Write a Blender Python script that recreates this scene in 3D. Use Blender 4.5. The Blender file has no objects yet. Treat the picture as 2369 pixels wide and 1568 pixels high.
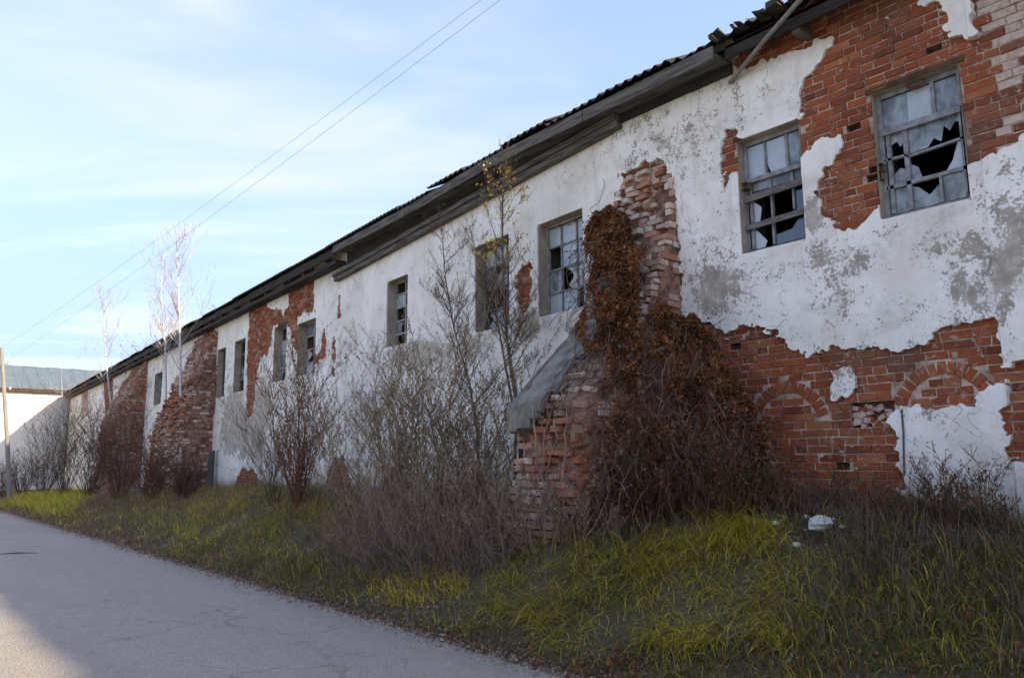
import bpy, math, random
import numpy as np
random.seed(7); rng = np.random.default_rng(11)
S = bpy.context.scene
col = S.collection

# ------------------------------------------------------------------ camera
PW, PH, FPX = 2369.0, 1568.0, 1807.0          # photograph size used for measuring, focal length in those pixels
PITCH, YAW, ROLL = math.radians(8.93), math.radians(39.8), math.radians(0.5)
EYE = np.array([0.0, 0.0, 1.6])
FWD = np.array([math.sin(YAW)*math.cos(PITCH), math.cos(YAW)*math.cos(PITCH), math.sin(PITCH)])
R0 = np.array([math.cos(YAW), -math.sin(YAW), 0.0]); U0 = np.cross(R0, FWD)
RIGHT = R0*math.cos(ROLL) - U0*math.sin(ROLL); UP = U0*math.cos(ROLL) + R0*math.sin(ROLL)
from mathutils import Matrix, Vector
cam = bpy.data.cameras.new('camera'); co = bpy.data.objects.new('camera', cam); col.objects.link(co)
cam.sensor_width = 36.0; cam.lens = 36.0*FPX/PW; cam.clip_end = 6000; cam.clip_start = 0.05
co.matrix_world = Matrix(((RIGHT[0], UP[0], -FWD[0], EYE[0]), (RIGHT[1], UP[1], -FWD[1], EYE[1]),
                          (RIGHT[2], UP[2], -FWD[2], EYE[2]), (0, 0, 0, 1)))
S.camera = co
S.render.resolution_x, S.render.resolution_y = 1024, 677

# ------------------------------------------------------------------ sky, sun, exposure
SUN_EL, SUN_AZ = math.radians(23.0), math.radians(158.2)      # azimuth clockwise from +Y, where the sun stands
w = bpy.data.worlds.new('World'); S.world = w; w.use_nodes = True
nt = w.node_tree; nt.nodes.clear()
def N(nt, typ, **k):
    n = nt.nodes.new(typ)
    for a, b in k.items(): setattr(n, a, b)
    return n
def L(nt, a, b): nt.links.new(a, b)
def math_node(nt, op, a, b=None, clamp=False):
    n = N(nt, 'ShaderNodeMath', operation=op, use_clamp=clamp)
    for i, v in enumerate((a, b)):
        if v is None: continue
        if isinstance(v, (int, float)): n.inputs[i].default_value = v
        else: L(nt, v, n.inputs[i])
    return n.outputs[0]
def mixc(nt, fac, a, b, blend='MIX'):
    n = N(nt, 'ShaderNodeMix', data_type='RGBA', blend_type=blend)
    for i, v in ((0, fac), (6, a), (7, b)):
        if isinstance(v, (int, float)): n.inputs[i].default_value = v
        elif isinstance(v, tuple): n.inputs[i].default_value = (*v, 1)
        else: L(nt, v, n.inputs[i])
    return n.outputs[2]
def ramp(nt, x, a, b, lo=0.0, hi=1.0):
    n = N(nt, 'ShaderNodeMapRange', interpolation_type='SMOOTHSTEP')
    L(nt, x, n.inputs[0])
    for i, v in ((1, a), (2, b), (3, lo), (4, hi)): n.inputs[i].default_value = v
    return n.outputs[0]
def noise(nt, vec, scale, detail=4, rough=0.55, dist=0.0):
    n = N(nt, 'ShaderNodeTexNoise'); n.inputs['Scale'].default_value = scale; n.inputs['Detail'].default_value = detail
    n.inputs['Roughness'].default_value = rough; n.inputs['Distortion'].default_value = dist
    if vec is not None: L(nt, vec, n.inputs['Vector'])
    return n.outputs['Fac']
def mapping(nt, vec, scale=(1, 1, 1), rot=(0, 0, 0), loc=(0, 0, 0)):
    n = N(nt, 'ShaderNodeMapping'); L(nt, vec, n.inputs[0])
    n.inputs['Scale'].default_value = scale; n.inputs['Rotation'].default_value = rot; n.inputs['Location'].default_value = loc
    return n.outputs[0]

sky = N(nt, 'ShaderNodeTexSky', sky_type='NISHITA'); sky.sun_disc = False
sky.sun_elevation = SUN_EL; sky.sun_rotation = SUN_AZ; sky.air_density = 1.0; sky.dust_density = 1.2; sky.ozone_density = 1.0
tc = N(nt, 'ShaderNodeTexCoord'); sep = N(nt, 'ShaderNodeSeparateXYZ'); L(nt, tc.outputs['Generated'], sep.inputs[0])
zz = math_node(nt, 'MAXIMUM', math_node(nt, 'ADD', sep.outputs[2], 0.10), 0.05)
cu = math_node(nt, 'DIVIDE', sep.outputs[0], zz); cv = math_node(nt, 'DIVIDE', sep.outputs[1], zz)
comb = N(nt, 'ShaderNodeCombineXYZ'); L(nt, cu, comb.inputs[0]); L(nt, cv, comb.inputs[1])
rotd = mapping(nt, comb.outputs[0], rot=(0, 0, YAW))           # x across the view, y along it
c1 = noise(nt, mapping(nt, rotd, scale=(0.34, 0.55, 1), loc=(0.4, 0.55, 0)), 1.4, 5, 0.5, 1.3)
c2 = noise(nt, mapping(nt, rotd, scale=(0.6, 1.2, 1)), 2.0, 6, 0.55, 1.0)
cl = math_node(nt, 'ADD', math_node(nt, 'MULTIPLY', c1, 0.75), math_node(nt, 'MULTIPLY', c2, 0.25))
cf = ramp(nt, cl, 0.42, 0.64, 0.10, 0.95)
hz = ramp(nt, sep.outputs[2], 0.0, 0.62, 0.97, 0.35)
skyc = mixc(nt, 1.0, sky.outputs[0], (0.96, 0.87, 0.97), 'MULTIPLY')
hz = math_node(nt, 'MULTIPLY', hz, math_node(nt, 'SUBTRACT', 1.0, math_node(nt, 'MULTIPLY', cf, 0.8)))
cc = mixc(nt, hz, mixc(nt, cf, skyc, (2.1, 2.2, 2.42)), (1.0, 1.40, 2.05))
bg = N(nt, 'ShaderNodeBackground'); bg.inputs[1].default_value = 0.115
L(nt, cc, bg.inputs[0]); wo = N(nt, 'ShaderNodeOutputWorld'); L(nt, bg.outputs[0], wo.inputs[0])

sl = bpy.data.lights.new('sun', 'SUN'); sl.energy = 2.6; sl.angle = math.radians(1.0); sl.color = (1.0, 0.87, 0.60)
so = bpy.data.objects.new('sun', sl); col.objects.link(so)
sdir = Vector((math.sin(SUN_AZ)*math.cos(SUN_EL), math.cos(SUN_AZ)*math.cos(SUN_EL), math.sin(SUN_EL)))
so.rotation_euler = sdir.to_track_quat('Z', 'Y').to_euler(); so.location = sdir*60
S.view_settings.view_transform = 'Standard'; S.view_settings.look = 'None'
S.view_settings.gamma = 1.0; S.view_settings.exposure = 2.05

# ------------------------------------------------------------------ measuring: pixels of the photograph -> rays -> places
def ray(px, py): return FWD + RIGHT*((px-PW/2)/FPX) + UP*((PH/2-py)/FPX)
def proj(P):
    v = np.asarray(P, float) - EYE; z = v @ FWD
    z = np.where(z > 0.05, z, 0.05)
    return PW/2 + FPX*(v @ RIGHT)/z, PH/2 - FPX*(v @ UP)/z, z
XW, TK, TH = 7.1, 6.3, math.radians(3.4)       # near wall stands 7.1 m to the right; it bends 3.4 degrees at 6.3 m
DIR2 = np.array([math.sin(TH), math.cos(TH), 0.0]); NRM2 = np.array([-math.cos(TH), math.sin(TH), 0.0])
def wall_tz(px, py, off=0.0):
    d = ray(px, py); k = (XW-off)/d[0]; p = EYE + d*k
    if d[0] > 0 and p[1] <= TK: return p[1], p[2]
    p0 = np.array([XW, TK, 0.0]) + NRM2*off
    k = ((p0-EYE) @ NRM2)/(d @ NRM2); p = EYE + d*k
    return TK + (p-p0) @ DIR2, p[2]
def WP(t, z, d=0.0):
    """point on the long wall: t metres along it, z up, d out of its face towards the road (arrays allowed)"""
    t, z, d = np.broadcast_arrays(np.asarray(t, float), np.asarray(z, float), np.asarray(d, float))
    q = np.clip((t-TK)/0.06+0.5, 0, 1)
    a = TH*np.maximum(0, (t-TK > 0))
    nx = -np.cos(TH*q); ny = np.sin(TH*q)
    bx = np.where(t > TK, XW + (t-TK)*math.sin(TH), XW); by = np.where(t > TK, TK + (t-TK)*math.cos(TH), t)
    return np.stack([bx + nx*d, by + ny*d, z], -1)
def wall_x(y): return XW + np.maximum(0, np.asarray(y, float)-TK)*math.tan(TH)
BKY = [-26, 2.3, 3.0, 4.0, 14, 23, 33, 45, 56]; BKZ = [1.05, 1.05, 1.17, 1.22, 1.08, 0.9, 0.52, 0.25, 0.18]

class VN:                                                       # lattice value noise
    def __init__(s, seed): s.g = np.random.default_rng(seed).random((256, 256))
    def __call__(s, x, y):
        x = np.asarray(x, float); y = np.asarray(y, float)
        xi = np.floor(x).astype(int); yi = np.floor(y).astype(int); fx = x-xi; fy = y-yi
        fx = fx*fx*(3-2*fx); fy = fy*fy*(3-2*fy); g = s.g
        a = g[xi & 255, yi & 255]; b = g[(xi+1) & 255, yi & 255]; c = g[xi & 255, (yi+1) & 255]; d = g[(xi+1) & 255, (yi+1) & 255]
        return (a*(1-fx)+b*fx)*(1-fy) + (c*(1-fx)+d*fx)*fy
_vn = [VN(100+i) for i in range(6)]
def fbm(x, y, k=0, oct=4):
    s = 0; a = 0.5
    for i in range(oct):
        s = s + a*(_vn[(k+i) % 6](np.asarray(x)*2**i + 13.7*i + 31*k, np.asarray(y)*2**i + 7.1*i + 17*k) - 0.5)*2; a *= 0.5
    return s
def cells(x, y, seed=0):
    """flat random value per irregular cell: edges that break in angular flakes"""
    x = np.asarray(x, float); y = np.asarray(y, float); xi = np.floor(x).astype(int); yi = np.floor(y).astype(int); best = np.full(x.shape, 9.0); val = np.zeros(x.shape); g = _vn[seed % 6].g; h = _vn[(seed+1) % 6].g; k = _vn[(seed+2) % 6].g
    for a in (-1, 0, 1):
        for b in (-1, 0, 1):
            i, j = (xi+a) & 255, (yi+b) & 255; d = (xi+a+g[i, j]-x)**2 + (yi+b+h[i, j]-y)**2; m = d < best; best = np.where(m, d, best); val = np.where(m, k[i, j], val)
    return val*2-1
def gz(x, y):
    """height of the verge and bank above the road"""
    x = np.asarray(x, float); y = np.asarray(y, float)
    B = np.interp(y, BKY, BKZ); s = np.clip((x-4.42)/(wall_x(y)-0.45-4.42), 0, 1)
    h = B*(0.5*s*s*(3-2*s) + 0.5*(1-(1-s)**2))
    wv_ = np.clip(1-np.abs(y-5.7)/2.6, 0, 1); wv_ = wv_*wv_*(3-2*wv_); q = np.clip((x-4.38)/1.05, 0, 1)   # rubble and soil heaped round the near buttress
    h = np.maximum(h, 0.98*wv_*(0.6*q*q*(3-2*q)+0.4*q))
    rough = np.clip((x-4.3)/0.8, 0, 1)
    return h + rough*(0.07*fbm(x*0.9, y*0.9, 1) + 0.03*fbm(x*4, y*4, 2)) - 0.012*np.clip((4.35-x)/0.1, 0, 1)
def px_ground(px, py):
    d = ray(px, py); k = np.linspace(2, 90, 6000); P = EYE + d*k[:, None]
    h = np.where(P[:, 0] > 4.2, gz(P[:, 0], P[:, 1]), 0.0); i = np.argmax(P[:, 2] < h)
    return P[i] if P[i, 2] < h[i] else EYE + d*30
def poly_sd(poly, x, y, far=0.6):
    """signed distance to a polygon, positive outside"""
    poly = np.asarray(poly, float); x = np.asarray(x, float); y = np.asarray(y, float)
    out = np.full(x.shape, far); mn = poly.min(0)-far; mx = poly.max(0)+far
    m = (x > mn[0]) & (x < mx[0]) & (y > mn[1]) & (y < mx[1])
    if not m.any(): return out
    X, Y = x[m], y[m]; d2 = np.full(X.shape, 1e9); ins = np.zeros(X.shape, bool)
    for i in range(len(poly)):
        a = poly[i-1]; b = poly[i]; e = b-a; L2 = e @ e + 1e-12
        u = np.clip(((X-a[0])*e[0]+(Y-a[1])*e[1])/L2, 0, 1)
        d2 = np.minimum(d2, (X-a[0]-u*e[0])**2 + (Y-a[1]-u*e[1])**2)
        c = (a[1] > Y) != (b[1] > Y)
        with np.errstate(divide='ignore', invalid='ignore'): ins ^= c & (X < a[0] + (Y-a[1])*e[0]/(e[1] if e[1] else 1e-9))
    d = np.sqrt(d2); out[m] = np.minimum(np.where(ins, -d, d), far)
    return out
def W(pts, off=0.0): return [wall_tz(x, y, off) for x, y in pts]
def in_poly(poly, x, y): return poly_sd(poly, x, y, 1.0) < 0

# ------------------------------------------------------------------ object helpers
def tag(o, label=None, cat=None, group=None, kind=None):
    if label: o['label'] = label
    if cat: o['category'] = cat
    if group: o['group'] = group
    if kind: o['kind'] = kind
    return o
def empty(name, loc=(0, 0, 0), label=None, cat=None, group=None):
    o = bpy.data.objects.new(name, None); o.location = loc; o.empty_display_size = 0.2; col.objects.link(o)
    return tag(o, label, cat, group)
def link(name, me, parent=None, loc=None):
    o = bpy.data.objects.new(name, me); col.objects.link(o)
    if parent is not None:
        o.parent = parent
        if loc is None:                                       # vertices are world coordinates: undo the parents' place
            l = Vector((0, 0, 0)); p = parent
            while p is not None: l -= p.location; p = p.parent
            o.location = l
    if loc is not None: o.location = loc
    return o
def mesh_np(name, V, quads=None, tris=None, mat=None, smooth=False, col_attr=None, fl=None):
    V = np.ascontiguousarray(V, np.float32).reshape(-1, 3); me = bpy.data.meshes.new(name)
    q = np.zeros((0, 4), np.int32) if quads is None else np.asarray(quads, np.int32).reshape(-1, 4)
    t = np.zeros((0, 3), np.int32) if tris is None else np.asarray(tris, np.int32).reshape(-1, 3)
    me.vertices.add(len(V)); me.vertices.foreach_set('co', V.ravel())
    lv = np.concatenate([q.ravel(), t.ravel()]); me.loops.add(len(lv)); me.loops.foreach_set('vertex_index', lv)
    ls = np.concatenate([np.arange(len(q))*4, len(q)*4 + np.arange(len(t))*3]).astype(np.int32)
    me.polygons.add(len(ls)); me.polygons.foreach_set('loop_start', ls)
    me.polygons.foreach_set('use_smooth', np.full(len(ls), smooth))
    me.update(calc_edges=True)
    if col_attr is not None:
        a = me.color_attributes.new('col', 'FLOAT_COLOR', 'POINT')
        c = np.ones((len(V), 4), np.float32); c[:, :3] = np.asarray(col_attr).reshape(-1, 3); a.data.foreach_set('color', c.ravel())
    for k, v in (fl or {}).items():
        a = me.attributes.new(k, 'FLOAT', 'POINT'); a.data.foreach_set('value', np.ascontiguousarray(v, np.float32))
    if mat: me.materials.append(mat)
    return me
def mesh_py(name, V, F, mat, smooth=False):
    me = bpy.data.meshes.new(name); me.from_pydata([tuple(map(float, v)) for v in V], [], F); me.update()
    if smooth: me.polygons.foreach_set('use_smooth', [True]*len(me.polygons))
    if mat: me.materials.append(mat)
    return me
class Geo:
    def __init__(s): s.v = []; s.f = []
    def add(s, V, F):
        n = len(s.v); s.v += [tuple(map(float, p)) for p in V]; s.f += [tuple(i+n for i in f) for f in F]; return s
    def hexa(s, c):                                           # 8 corners: bottom 4, top 4
        return s.add(c, [(0, 3, 2, 1), (4, 5, 6, 7), (0, 1, 5, 4), (1, 2, 6, 5), (2, 3, 7, 6), (3, 0, 4, 7)])
    def wbox(s, t0, t1, z0, z1, d0, d1, dz=0.0):              # box on the wall; dz lifts its t1 end
        return s.hexa([WP(t0, z0, d0), WP(t1, z0+dz, d0), WP(t1, z0+dz, d1), WP(t0, z0, d1), WP(t0, z1, d0), WP(t1, z1+dz, d0), WP(t1, z1+dz, d1), WP(t0, z1, d1)])
    def box(s, a, b):
        x0, y0, z0 = a; x1, y1, z1 = b
        return s.hexa([(x0, y0, z0), (x1, y0, z0), (x1, y1, z0), (x0, y1, z0), (x0, y0, z1), (x1, y0, z1), (x1, y1, z1), (x0, y1, z1)])
    def tube(s, pts, rad, n=7, cap=True):
        pts = [np.asarray(p, float) for p in pts]; base = len(s.v); rings = []
        for i, p in enumerate(pts):
            tdir = pts[min(i+1, len(pts)-1)] - pts[max(i-1, 0)]; tdir /= np.linalg.norm(tdir)+1e-9
            a = np.cross(tdir, (0.31, 0.52, 0.79)); a /= np.linalg.norm(a); b = np.cross(tdir, a)
            r = rad[i] if hasattr(rad, '__len__') else rad
            s.v += [tuple(p + r*(math.cos(2*math.pi*k/n)*a + math.sin(2*math.pi*k/n)*b)) for k in range(n)]
        for i in range(len(pts)-1):
            for k in range(n):
                s.f.append((base+i*n+k, base+i*n+(k+1) % n, base+(i+1)*n+(k+1) % n, base+(i+1)*n+k))
        if cap: s.f.append(tuple(base+k for k in range(n))[::-1]); s.f.append(tuple(base+(len(pts)-1)*n+k for k in range(n)))
        return s
    def build(s, name, mat, parent=None, smooth=False): return link(name, mesh_py(name, s.v, s.f, mat, smooth), parent)
def prisms(P0, P1, r0, r1):
    """three-sided twigs, one per segment"""
    P0 = np.asarray(P0, float); P1 = np.asarray(P1, float); r0 = np.asarray(r0, float)[:, None]; r1 = np.asarray(r1, float)[:, None]
    d = P1-P0; d /= np.linalg.norm(d, axis=1, keepdims=True)+1e-9
    a = np.cross(d, np.array([0.31, 0.52, 0.79])); a /= np.linalg.norm(a, axis=1, keepdims=True)+1e-9; b = np.cross(d, a)
    V = []
    for P, r in ((P0, r0), (P1, r1)):
        for k in range(3):
            an = 2*math.pi*k/3; V.append(P + r*(math.cos(an)*a + math.sin(an)*b))
    V = np.stack(V, 1); n = len(P0); i = np.arange(n)[:, None]*6
    Q = np.concatenate([i+np.array([[k, (k+1) % 3, 3+(k+1) % 3, 3+k]]) for k in range(3)], 0)
    return V.reshape(-1, 3), Q
def leaf_quads(P, size, colr, nbias=None, asp=0.6):
    n = len(P); d = rng.normal(size=(n, 3)); d /= np.linalg.norm(d, axis=1, keepdims=True)
    e = rng.normal(size=(n, 3))
    if nbias is not None: e = e*0.7 + np.asarray(nbias)
    a = np.cross(d, e); a /= np.linalg.norm(a, axis=1, keepdims=True)+1e-9
    s = np.asarray(size)[:, None]
    fold = np.cross(d, a)*s*0.18
    V = np.stack([P - d*s*0.5, P + a*s*asp*0.5+fold, P + d*s*0.5, P - a*s*asp*0.5+fold], 1).reshape(-1, 3)
    return V, np.arange(n*4).reshape(-1, 4), np.repeat(colr, 4, 0)
def blades(P, L_, Wd, yawa, lean, colr, droop=0.6):
    """grass blades of three segments, bending over in direction yawa"""
    n = len(P); dx = np.stack([np.cos(yawa), np.sin(yawa), np.zeros(n)], 1); sx = np.stack([-np.sin(yawa), np.cos(yawa), np.zeros(n)], 1)
    L_ = np.asarray(L_)[:, None]; Wd = np.asarray(Wd)[:, None]; lean = np.asarray(lean)[:, None]; Vs = []
    ang = lean; p = P.copy(); Vs += [p - sx*Wd*0.5, p + sx*Wd*0.5]
    for k, ww in ((1, 0.85), (2, 0.6)):
        p = p + (dx*np.sin(ang) + np.array([0, 0, 1.0])*np.cos(ang))*L_/3; ang = ang + droop*(0.5+lean)
        Vs += [p - sx*Wd*0.5*ww, p + sx*Wd*0.5*ww]
    p = p + (dx*np.sin(ang) + np.array([0, 0, 1.0])*np.cos(ang))*L_/3; Vs.append(p)
    V = np.stack(Vs, 1).reshape(-1, 3); i = np.arange(n)[:, None]*7
    Q = np.concatenate([i+np.array([[0, 1, 3, 2]]), i+np.array([[2, 3, 5, 4]])], 0); T = i+np.array([[4, 5, 6]])
    return V, Q, T, np.repeat(colr, 7, 0)

# ------------------------------------------------------------------ materials
def mat_new(name):
    m = bpy.data.materials.new(name); m.use_nodes = True; nt = m.node_tree; nt.nodes.clear()
    b = N(nt, 'ShaderNodeBsdfPrincipled'); o = N(nt, 'ShaderNodeOutputMaterial'); L(nt, b.outputs[0], o.inputs[0])
    g = N(nt, 'ShaderNodeNewGeometry')
    return m, nt, b, g.outputs['Position'], o
def bump(nt, b, h, strength=0.3, dist=0.01):
    n = N(nt, 'ShaderNodeBump'); n.inputs['Strength'].default_value = strength; n.inputs['Distance'].default_value = dist
    L(nt, h, n.inputs['Height']); L(nt, n.outputs[0], b.inputs['Normal'])
def attr(nt, name, out='Fac'): return N(nt, 'ShaderNodeAttribute', attribute_name=name).outputs[out]
def setin(b, k, v): b.inputs[k].default_value = (*v, 1) if isinstance(v, tuple) else v
def mat_plain(name, c1, c2, scale=3.0, rough=0.85, stretch=(1, 1, 1), bmp=0.3, bscale=60, spec=0.2):
    m, nt, b, pos, _ = mat_new(name); v = mapping(nt, pos, scale=stretch)
    f = ramp(nt, noise(nt, v, scale, 5, 0.65), 0.32, 0.68)
    L(nt, mixc(nt, f, c1, c2), b.inputs['Base Color']); setin(b, 'Roughness', rough); setin(b, 'Specular IOR Level', spec)
    bump(nt, b, noise(nt, v, bscale, 4, 0.6), bmp, 0.01); return m
def mat_attr(name, rough=0.7, spec=0.15, trans=0.0):
    m, nt, b, pos, o = mat_new(name); c = attr(nt, 'col', 'Color')
    c = mixc(nt, ramp(nt, noise(nt, pos, 9, 3), 0.3, 0.7, 0.0, 0.35), c, mixc(nt, 1.0, c, (0.55, 0.5, 0.5), 'MULTIPLY'))
    L(nt, c, b.inputs['Base Color']); setin(b, 'Roughness', rough); setin(b, 'Specular IOR Level', spec)
    if trans:
        t = N(nt, 'ShaderNodeBsdfTranslucent'); L(nt, c, t.inputs[0]); mx = N(nt, 'ShaderNodeMixShader'); mx.inputs[0].default_value = trans
        L(nt, b.outputs[0], mx.inputs[1]); L(nt, t.outputs[0], mx.inputs[2]); L(nt, mx.outputs[0], o.inputs[0])
    return m
M = {}
def make_plaster():
    m, nt, b, pos, _ = mat_new('whitewashed plaster')
    bare = attr(nt, 'bare'); grime = attr(nt, 'grime')
    n1 = noise(nt, pos, 1.3, 7, 0.7); n2 = noise(nt, pos, 7.0, 7, 0.68); n3 = noise(nt, pos, 38, 5, 0.7)
    streak = noise(nt, mapping(nt, pos, scale=(5, 5, 0.7)), 1.4, 7, 0.72)
    white = mixc(nt, ramp(nt, n1, 0.35, 0.68), (0.88, 0.855, 0.82), (0.73, 0.69, 0.635))
    white = mixc(nt, ramp(nt, streak, 0.50, 0.78, 0, 0.45), white, (0.44, 0.415, 0.385))
    white = mixc(nt, ramp(nt, noise(nt, pos, 2.4, 9, 0.75, .4), 0.50, 0.68, 0, .55), white, (0.47, 0.44, 0.40))
    cement = mixc(nt, ramp(nt, n2, 0.35, 0.65), (0.50, 0.455, 0.39), (0.33, 0.295, 0.25))
    # flaking: the painted mask and fine noise together decide where the whitewash is gone
    fl = math_node(nt, 'ADD', bare, math_node(nt, 'MULTIPLY', math_node(nt, 'SUBTRACT', n2, 0.5), 1.25))
    fl = math_node(nt, 'ADD', fl, math_node(nt, 'MULTIPLY', math_node(nt, 'SUBTRACT', n3, 0.5), 1.3))
    c = mixc(nt, ramp(nt, fl, 0.46, 0.54), white, cement)
    # beige dirt with a shape of its own
    gr = math_node(nt, 'MULTIPLY', grime, ramp(nt, n2, 0.25, 0.7, 0.35, 1.0))
    c = mixc(nt, gr, c, (0.33, 0.28, 0.21))
    # cracks and pits
    vo = N(nt, 'ShaderNodeTexVoronoi', feature='DISTANCE_TO_EDGE'); vo.inputs['Scale'].default_value = 1.6
    wv = N(nt, 'ShaderNodeVectorMath', operation='ADD'); L(nt, pos, wv.inputs[0])
    nn = N(nt, 'ShaderNodeTexNoise'); nn.inputs['Scale'].default_value = 5; nn.inputs['Detail'].default_value = 5; L(nt, pos, nn.inputs['Vector'])
    sc = N(nt, 'ShaderNodeVectorMath', operation='SCALE'); L(nt, nn.outputs['Color'], sc.inputs[0]); sc.inputs['Scale'].default_value = 0.45
    L(nt, sc.outputs[0], wv.inputs[1]); L(nt, wv.outputs[0], vo.inputs['Vector'])
    crack = math_node(nt, 'MULTIPLY', ramp(nt, vo.outputs['Distance'], 0.0, 0.013, 1, 0), ramp(nt, noise(nt, pos, 0.9, 3), 0.49, 0.62))
    pit = math_node(nt, 'MULTIPLY', ramp(nt, noise(nt, pos, 26, 3, 0.6), 0.66, 0.72), ramp(nt, noise(nt, pos, 2.3, 4), 0.46, 0.62))
    dk = math_node(nt, 'MAXIMUM', math_node(nt, 'MULTIPLY', crack, 0.6), math_node(nt, 'MULTIPLY', pit, 0.7))
    c = mixc(nt, dk, c, (0.10, 0.085, 0.07))
    L(nt, c, b.inputs['Base Color']); setin(b, 'Roughness', 0.92); setin(b, 'Specular IOR Level', 0.12)
    h = math_node(nt, 'SUBTRACT', math_node(nt, 'ADD', math_node(nt, 'MULTIPLY', n3, 0.5), math_node(nt, 'MULTIPLY', n2, 0.8)), math_node(nt, 'ADD', math_node(nt, 'MULTIPLY', ramp(nt, fl, 0.44, 0.56), 0.35), dk))
    bump(nt, b, h, 0.55, 0.012); return m
M['plaster'] = make_plaster()
def make_brick(name, use_obj, eroded=False):
    m, nt, b, pos, _ = mat_new(name)
    r = N(nt, 'ShaderNodeObjectInfo').outputs['Random'] if use_obj else attr(nt, 'rnd')
    lime = attr(nt, 'lime') if not use_obj else None
    n1 = noise(nt, pos, 1.3, 4); n2 = noise(nt, pos, 24, 5, 0.7); n3 = noise(nt, pos, 90, 3, 0.6)
    cr = N(nt, 'ShaderNodeValToRGB'); L(nt, r, cr.inputs[0]); e = cr.color_ramp.elements
    e[0].position = 0.0; e[0].color = (0.15, 0.044, 0.024, 1); e[1].position = 1.0; e[1].color = (0.36, 0.135, 0.062, 1)
    for p_, c_ in ((0.3, (0.25, 0.072, 0.034)), (0.6, (0.31, 0.092, 0.040)), (0.85, (0.20, 0.060, 0.033))):
        x = e.new(p_); x.color = (*c_, 1)
    if eroded:
        for k_, c_ in enumerate(((.17, .06, .036), (.28, .10, .052), (.38, .13, .062), (.22, .088, .055), (.40, .20, .125))): e[k_].color = (*c_, 1)
    c = cr.outputs[0]
    c = mixc(nt, ramp(nt, n1, 0.50, 0.72, 0, 0.75), c, (0.15, 0.085, 0.065))            # sooty grey-violet weathering
    c = mixc(nt, ramp(nt, n2, 0.50, 0.80, 0, 0.6), c, (0.13, 0.045, 0.03))
    lm = math_node(nt, 'MULTIPLY', ramp(nt, noise(nt, pos, 17, 6, 0.75), 0.54, 0.64, 0, 0.85), ramp(nt, noise(nt, pos, 1.9, 4, .6), 0.50, 0.66, .22, 1))                     # lime mortar smears
    c = mixc(nt, lm, c, (0.55, 0.47, 0.40))
    if lime is not None:
        c = mixc(nt, math_node(nt, 'MULTIPLY', lime, ramp(nt, n2, 0.25, 0.6, .35, 1)), c, (0.56, 0.46, 0.39))
    L(nt, c, b.inputs['Base Color']); setin(b, 'Roughness', 0.93); setin(b, 'Specular IOR Level', 0.1)
    bump(nt, b, math_node(nt, 'ADD', n2, math_node(nt, 'MULTIPLY', n3, 0.5)), 0.6, 0.008); return m
M['brick'] = make_brick('old red brick', True); M['brickm'] = make_brick('old red brick laid', False); M['bricke'] = make_brick('eroded brick', False, True)
M['mortar'] = mat_plain('lime mortar', (0.55, 0.45, 0.37), (0.24, 0.145, 0.105), 7, 0.95, bmp=0.6, bscale=45)
M['rubble'] = mat_plain('rubble core', (0.32, 0.20, 0.145), (0.12, 0.055, 0.036), 8, 0.95, bmp=1.0, bscale=22)
M['cement'] = mat_plain('grey cement render', (0.25, 0.235, 0.21), (0.12, 0.112, 0.095), 5.0, 0.95, bmp=1.0, bscale=22)
M['reveal'] = mat_plain('bare reveal plaster', (0.42, 0.37, 0.29), (0.28, 0.235, 0.175), 4, 0.9, bmp=0.4, bscale=40)
M['wood'] = mat_plain('grey weathered wood', (0.20, 0.19, 0.185), (0.095, 0.088, 0.082), 5, 0.85, stretch=(1, 1, 6), bmp=0.5, bscale=40)
M['woodh'] = mat_plain('grey weathered eave boards', (0.17, 0.155, 0.14), (0.055, 0.048, 0.045), 4, 0.85, stretch=(3, 0.5, 7), bmp=0.6, bscale=30)
M['frame'] = mat_plain('faded blue-grey frame paint', (0.30, 0.315, 0.34), (0.16, 0.16, 0.165), 12, 0.75, bmp=0.4, bscale=60)
M['bar'] = mat_plain('chalky grey window bars', (0.38, 0.38, 0.38), (0.22, 0.21, 0.20), 14, 0.7, bmp=0.3)
M['lintel'] = mat_plain('rusty brown lintel', (0.115, 0.062, 0.035), (0.06, 0.036, 0.024), 8, 0.9, bmp=0.6)
M['roof'] = mat_plain('black weathered roofing', (0.028, 0.026, 0.028), (0.055, 0.05, 0.048), 3, 0.8, bmp=0.4)
M['eavedark'] = mat_plain('tarred eave timber', (0.05, 0.043, 0.04), (0.025, 0.022, 0.022), 4, 0.85, stretch=(3, .6, 6), bmp=0.5)
M['dark'] = mat_plain('shade-darkened interior plaster', (0.10, 0.09, 0.08), (0.06, 0.055, 0.05), 2, 0.95)  # indoor shade is put into this plaster colour so openings look dark
M['metal'] = mat_plain('galvanised pipe', (0.34, 0.34, 0.35), (0.22, 0.21, 0.20), 9, 0.5, spec=0.5)
M['zinc'] = mat_plain('pale blue-grey sheet metal', (0.135, 0.165, 0.19), (0.11, 0.135, 0.155), 1.2, 0.45, bmp=0.15, spec=0.5)
M['farwhite'] = mat_plain('white painted wall', (0.78, 0.765, 0.72), (0.70, 0.68, 0.63), 0.8, 0.9, bmp=0.2, bscale=12)
M['pole'] = mat_plain('weathered pole wood', (0.27, 0.25, 0.225), (0.18, 0.165, 0.15), 5, 0.85, stretch=(4, 4, 0.4))
M['cable'] = mat_plain('cable', (0.10, 0.10, 0.105), (0.07, 0.07, 0.07), 5, 0.6)
M['birch'] = None
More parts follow.
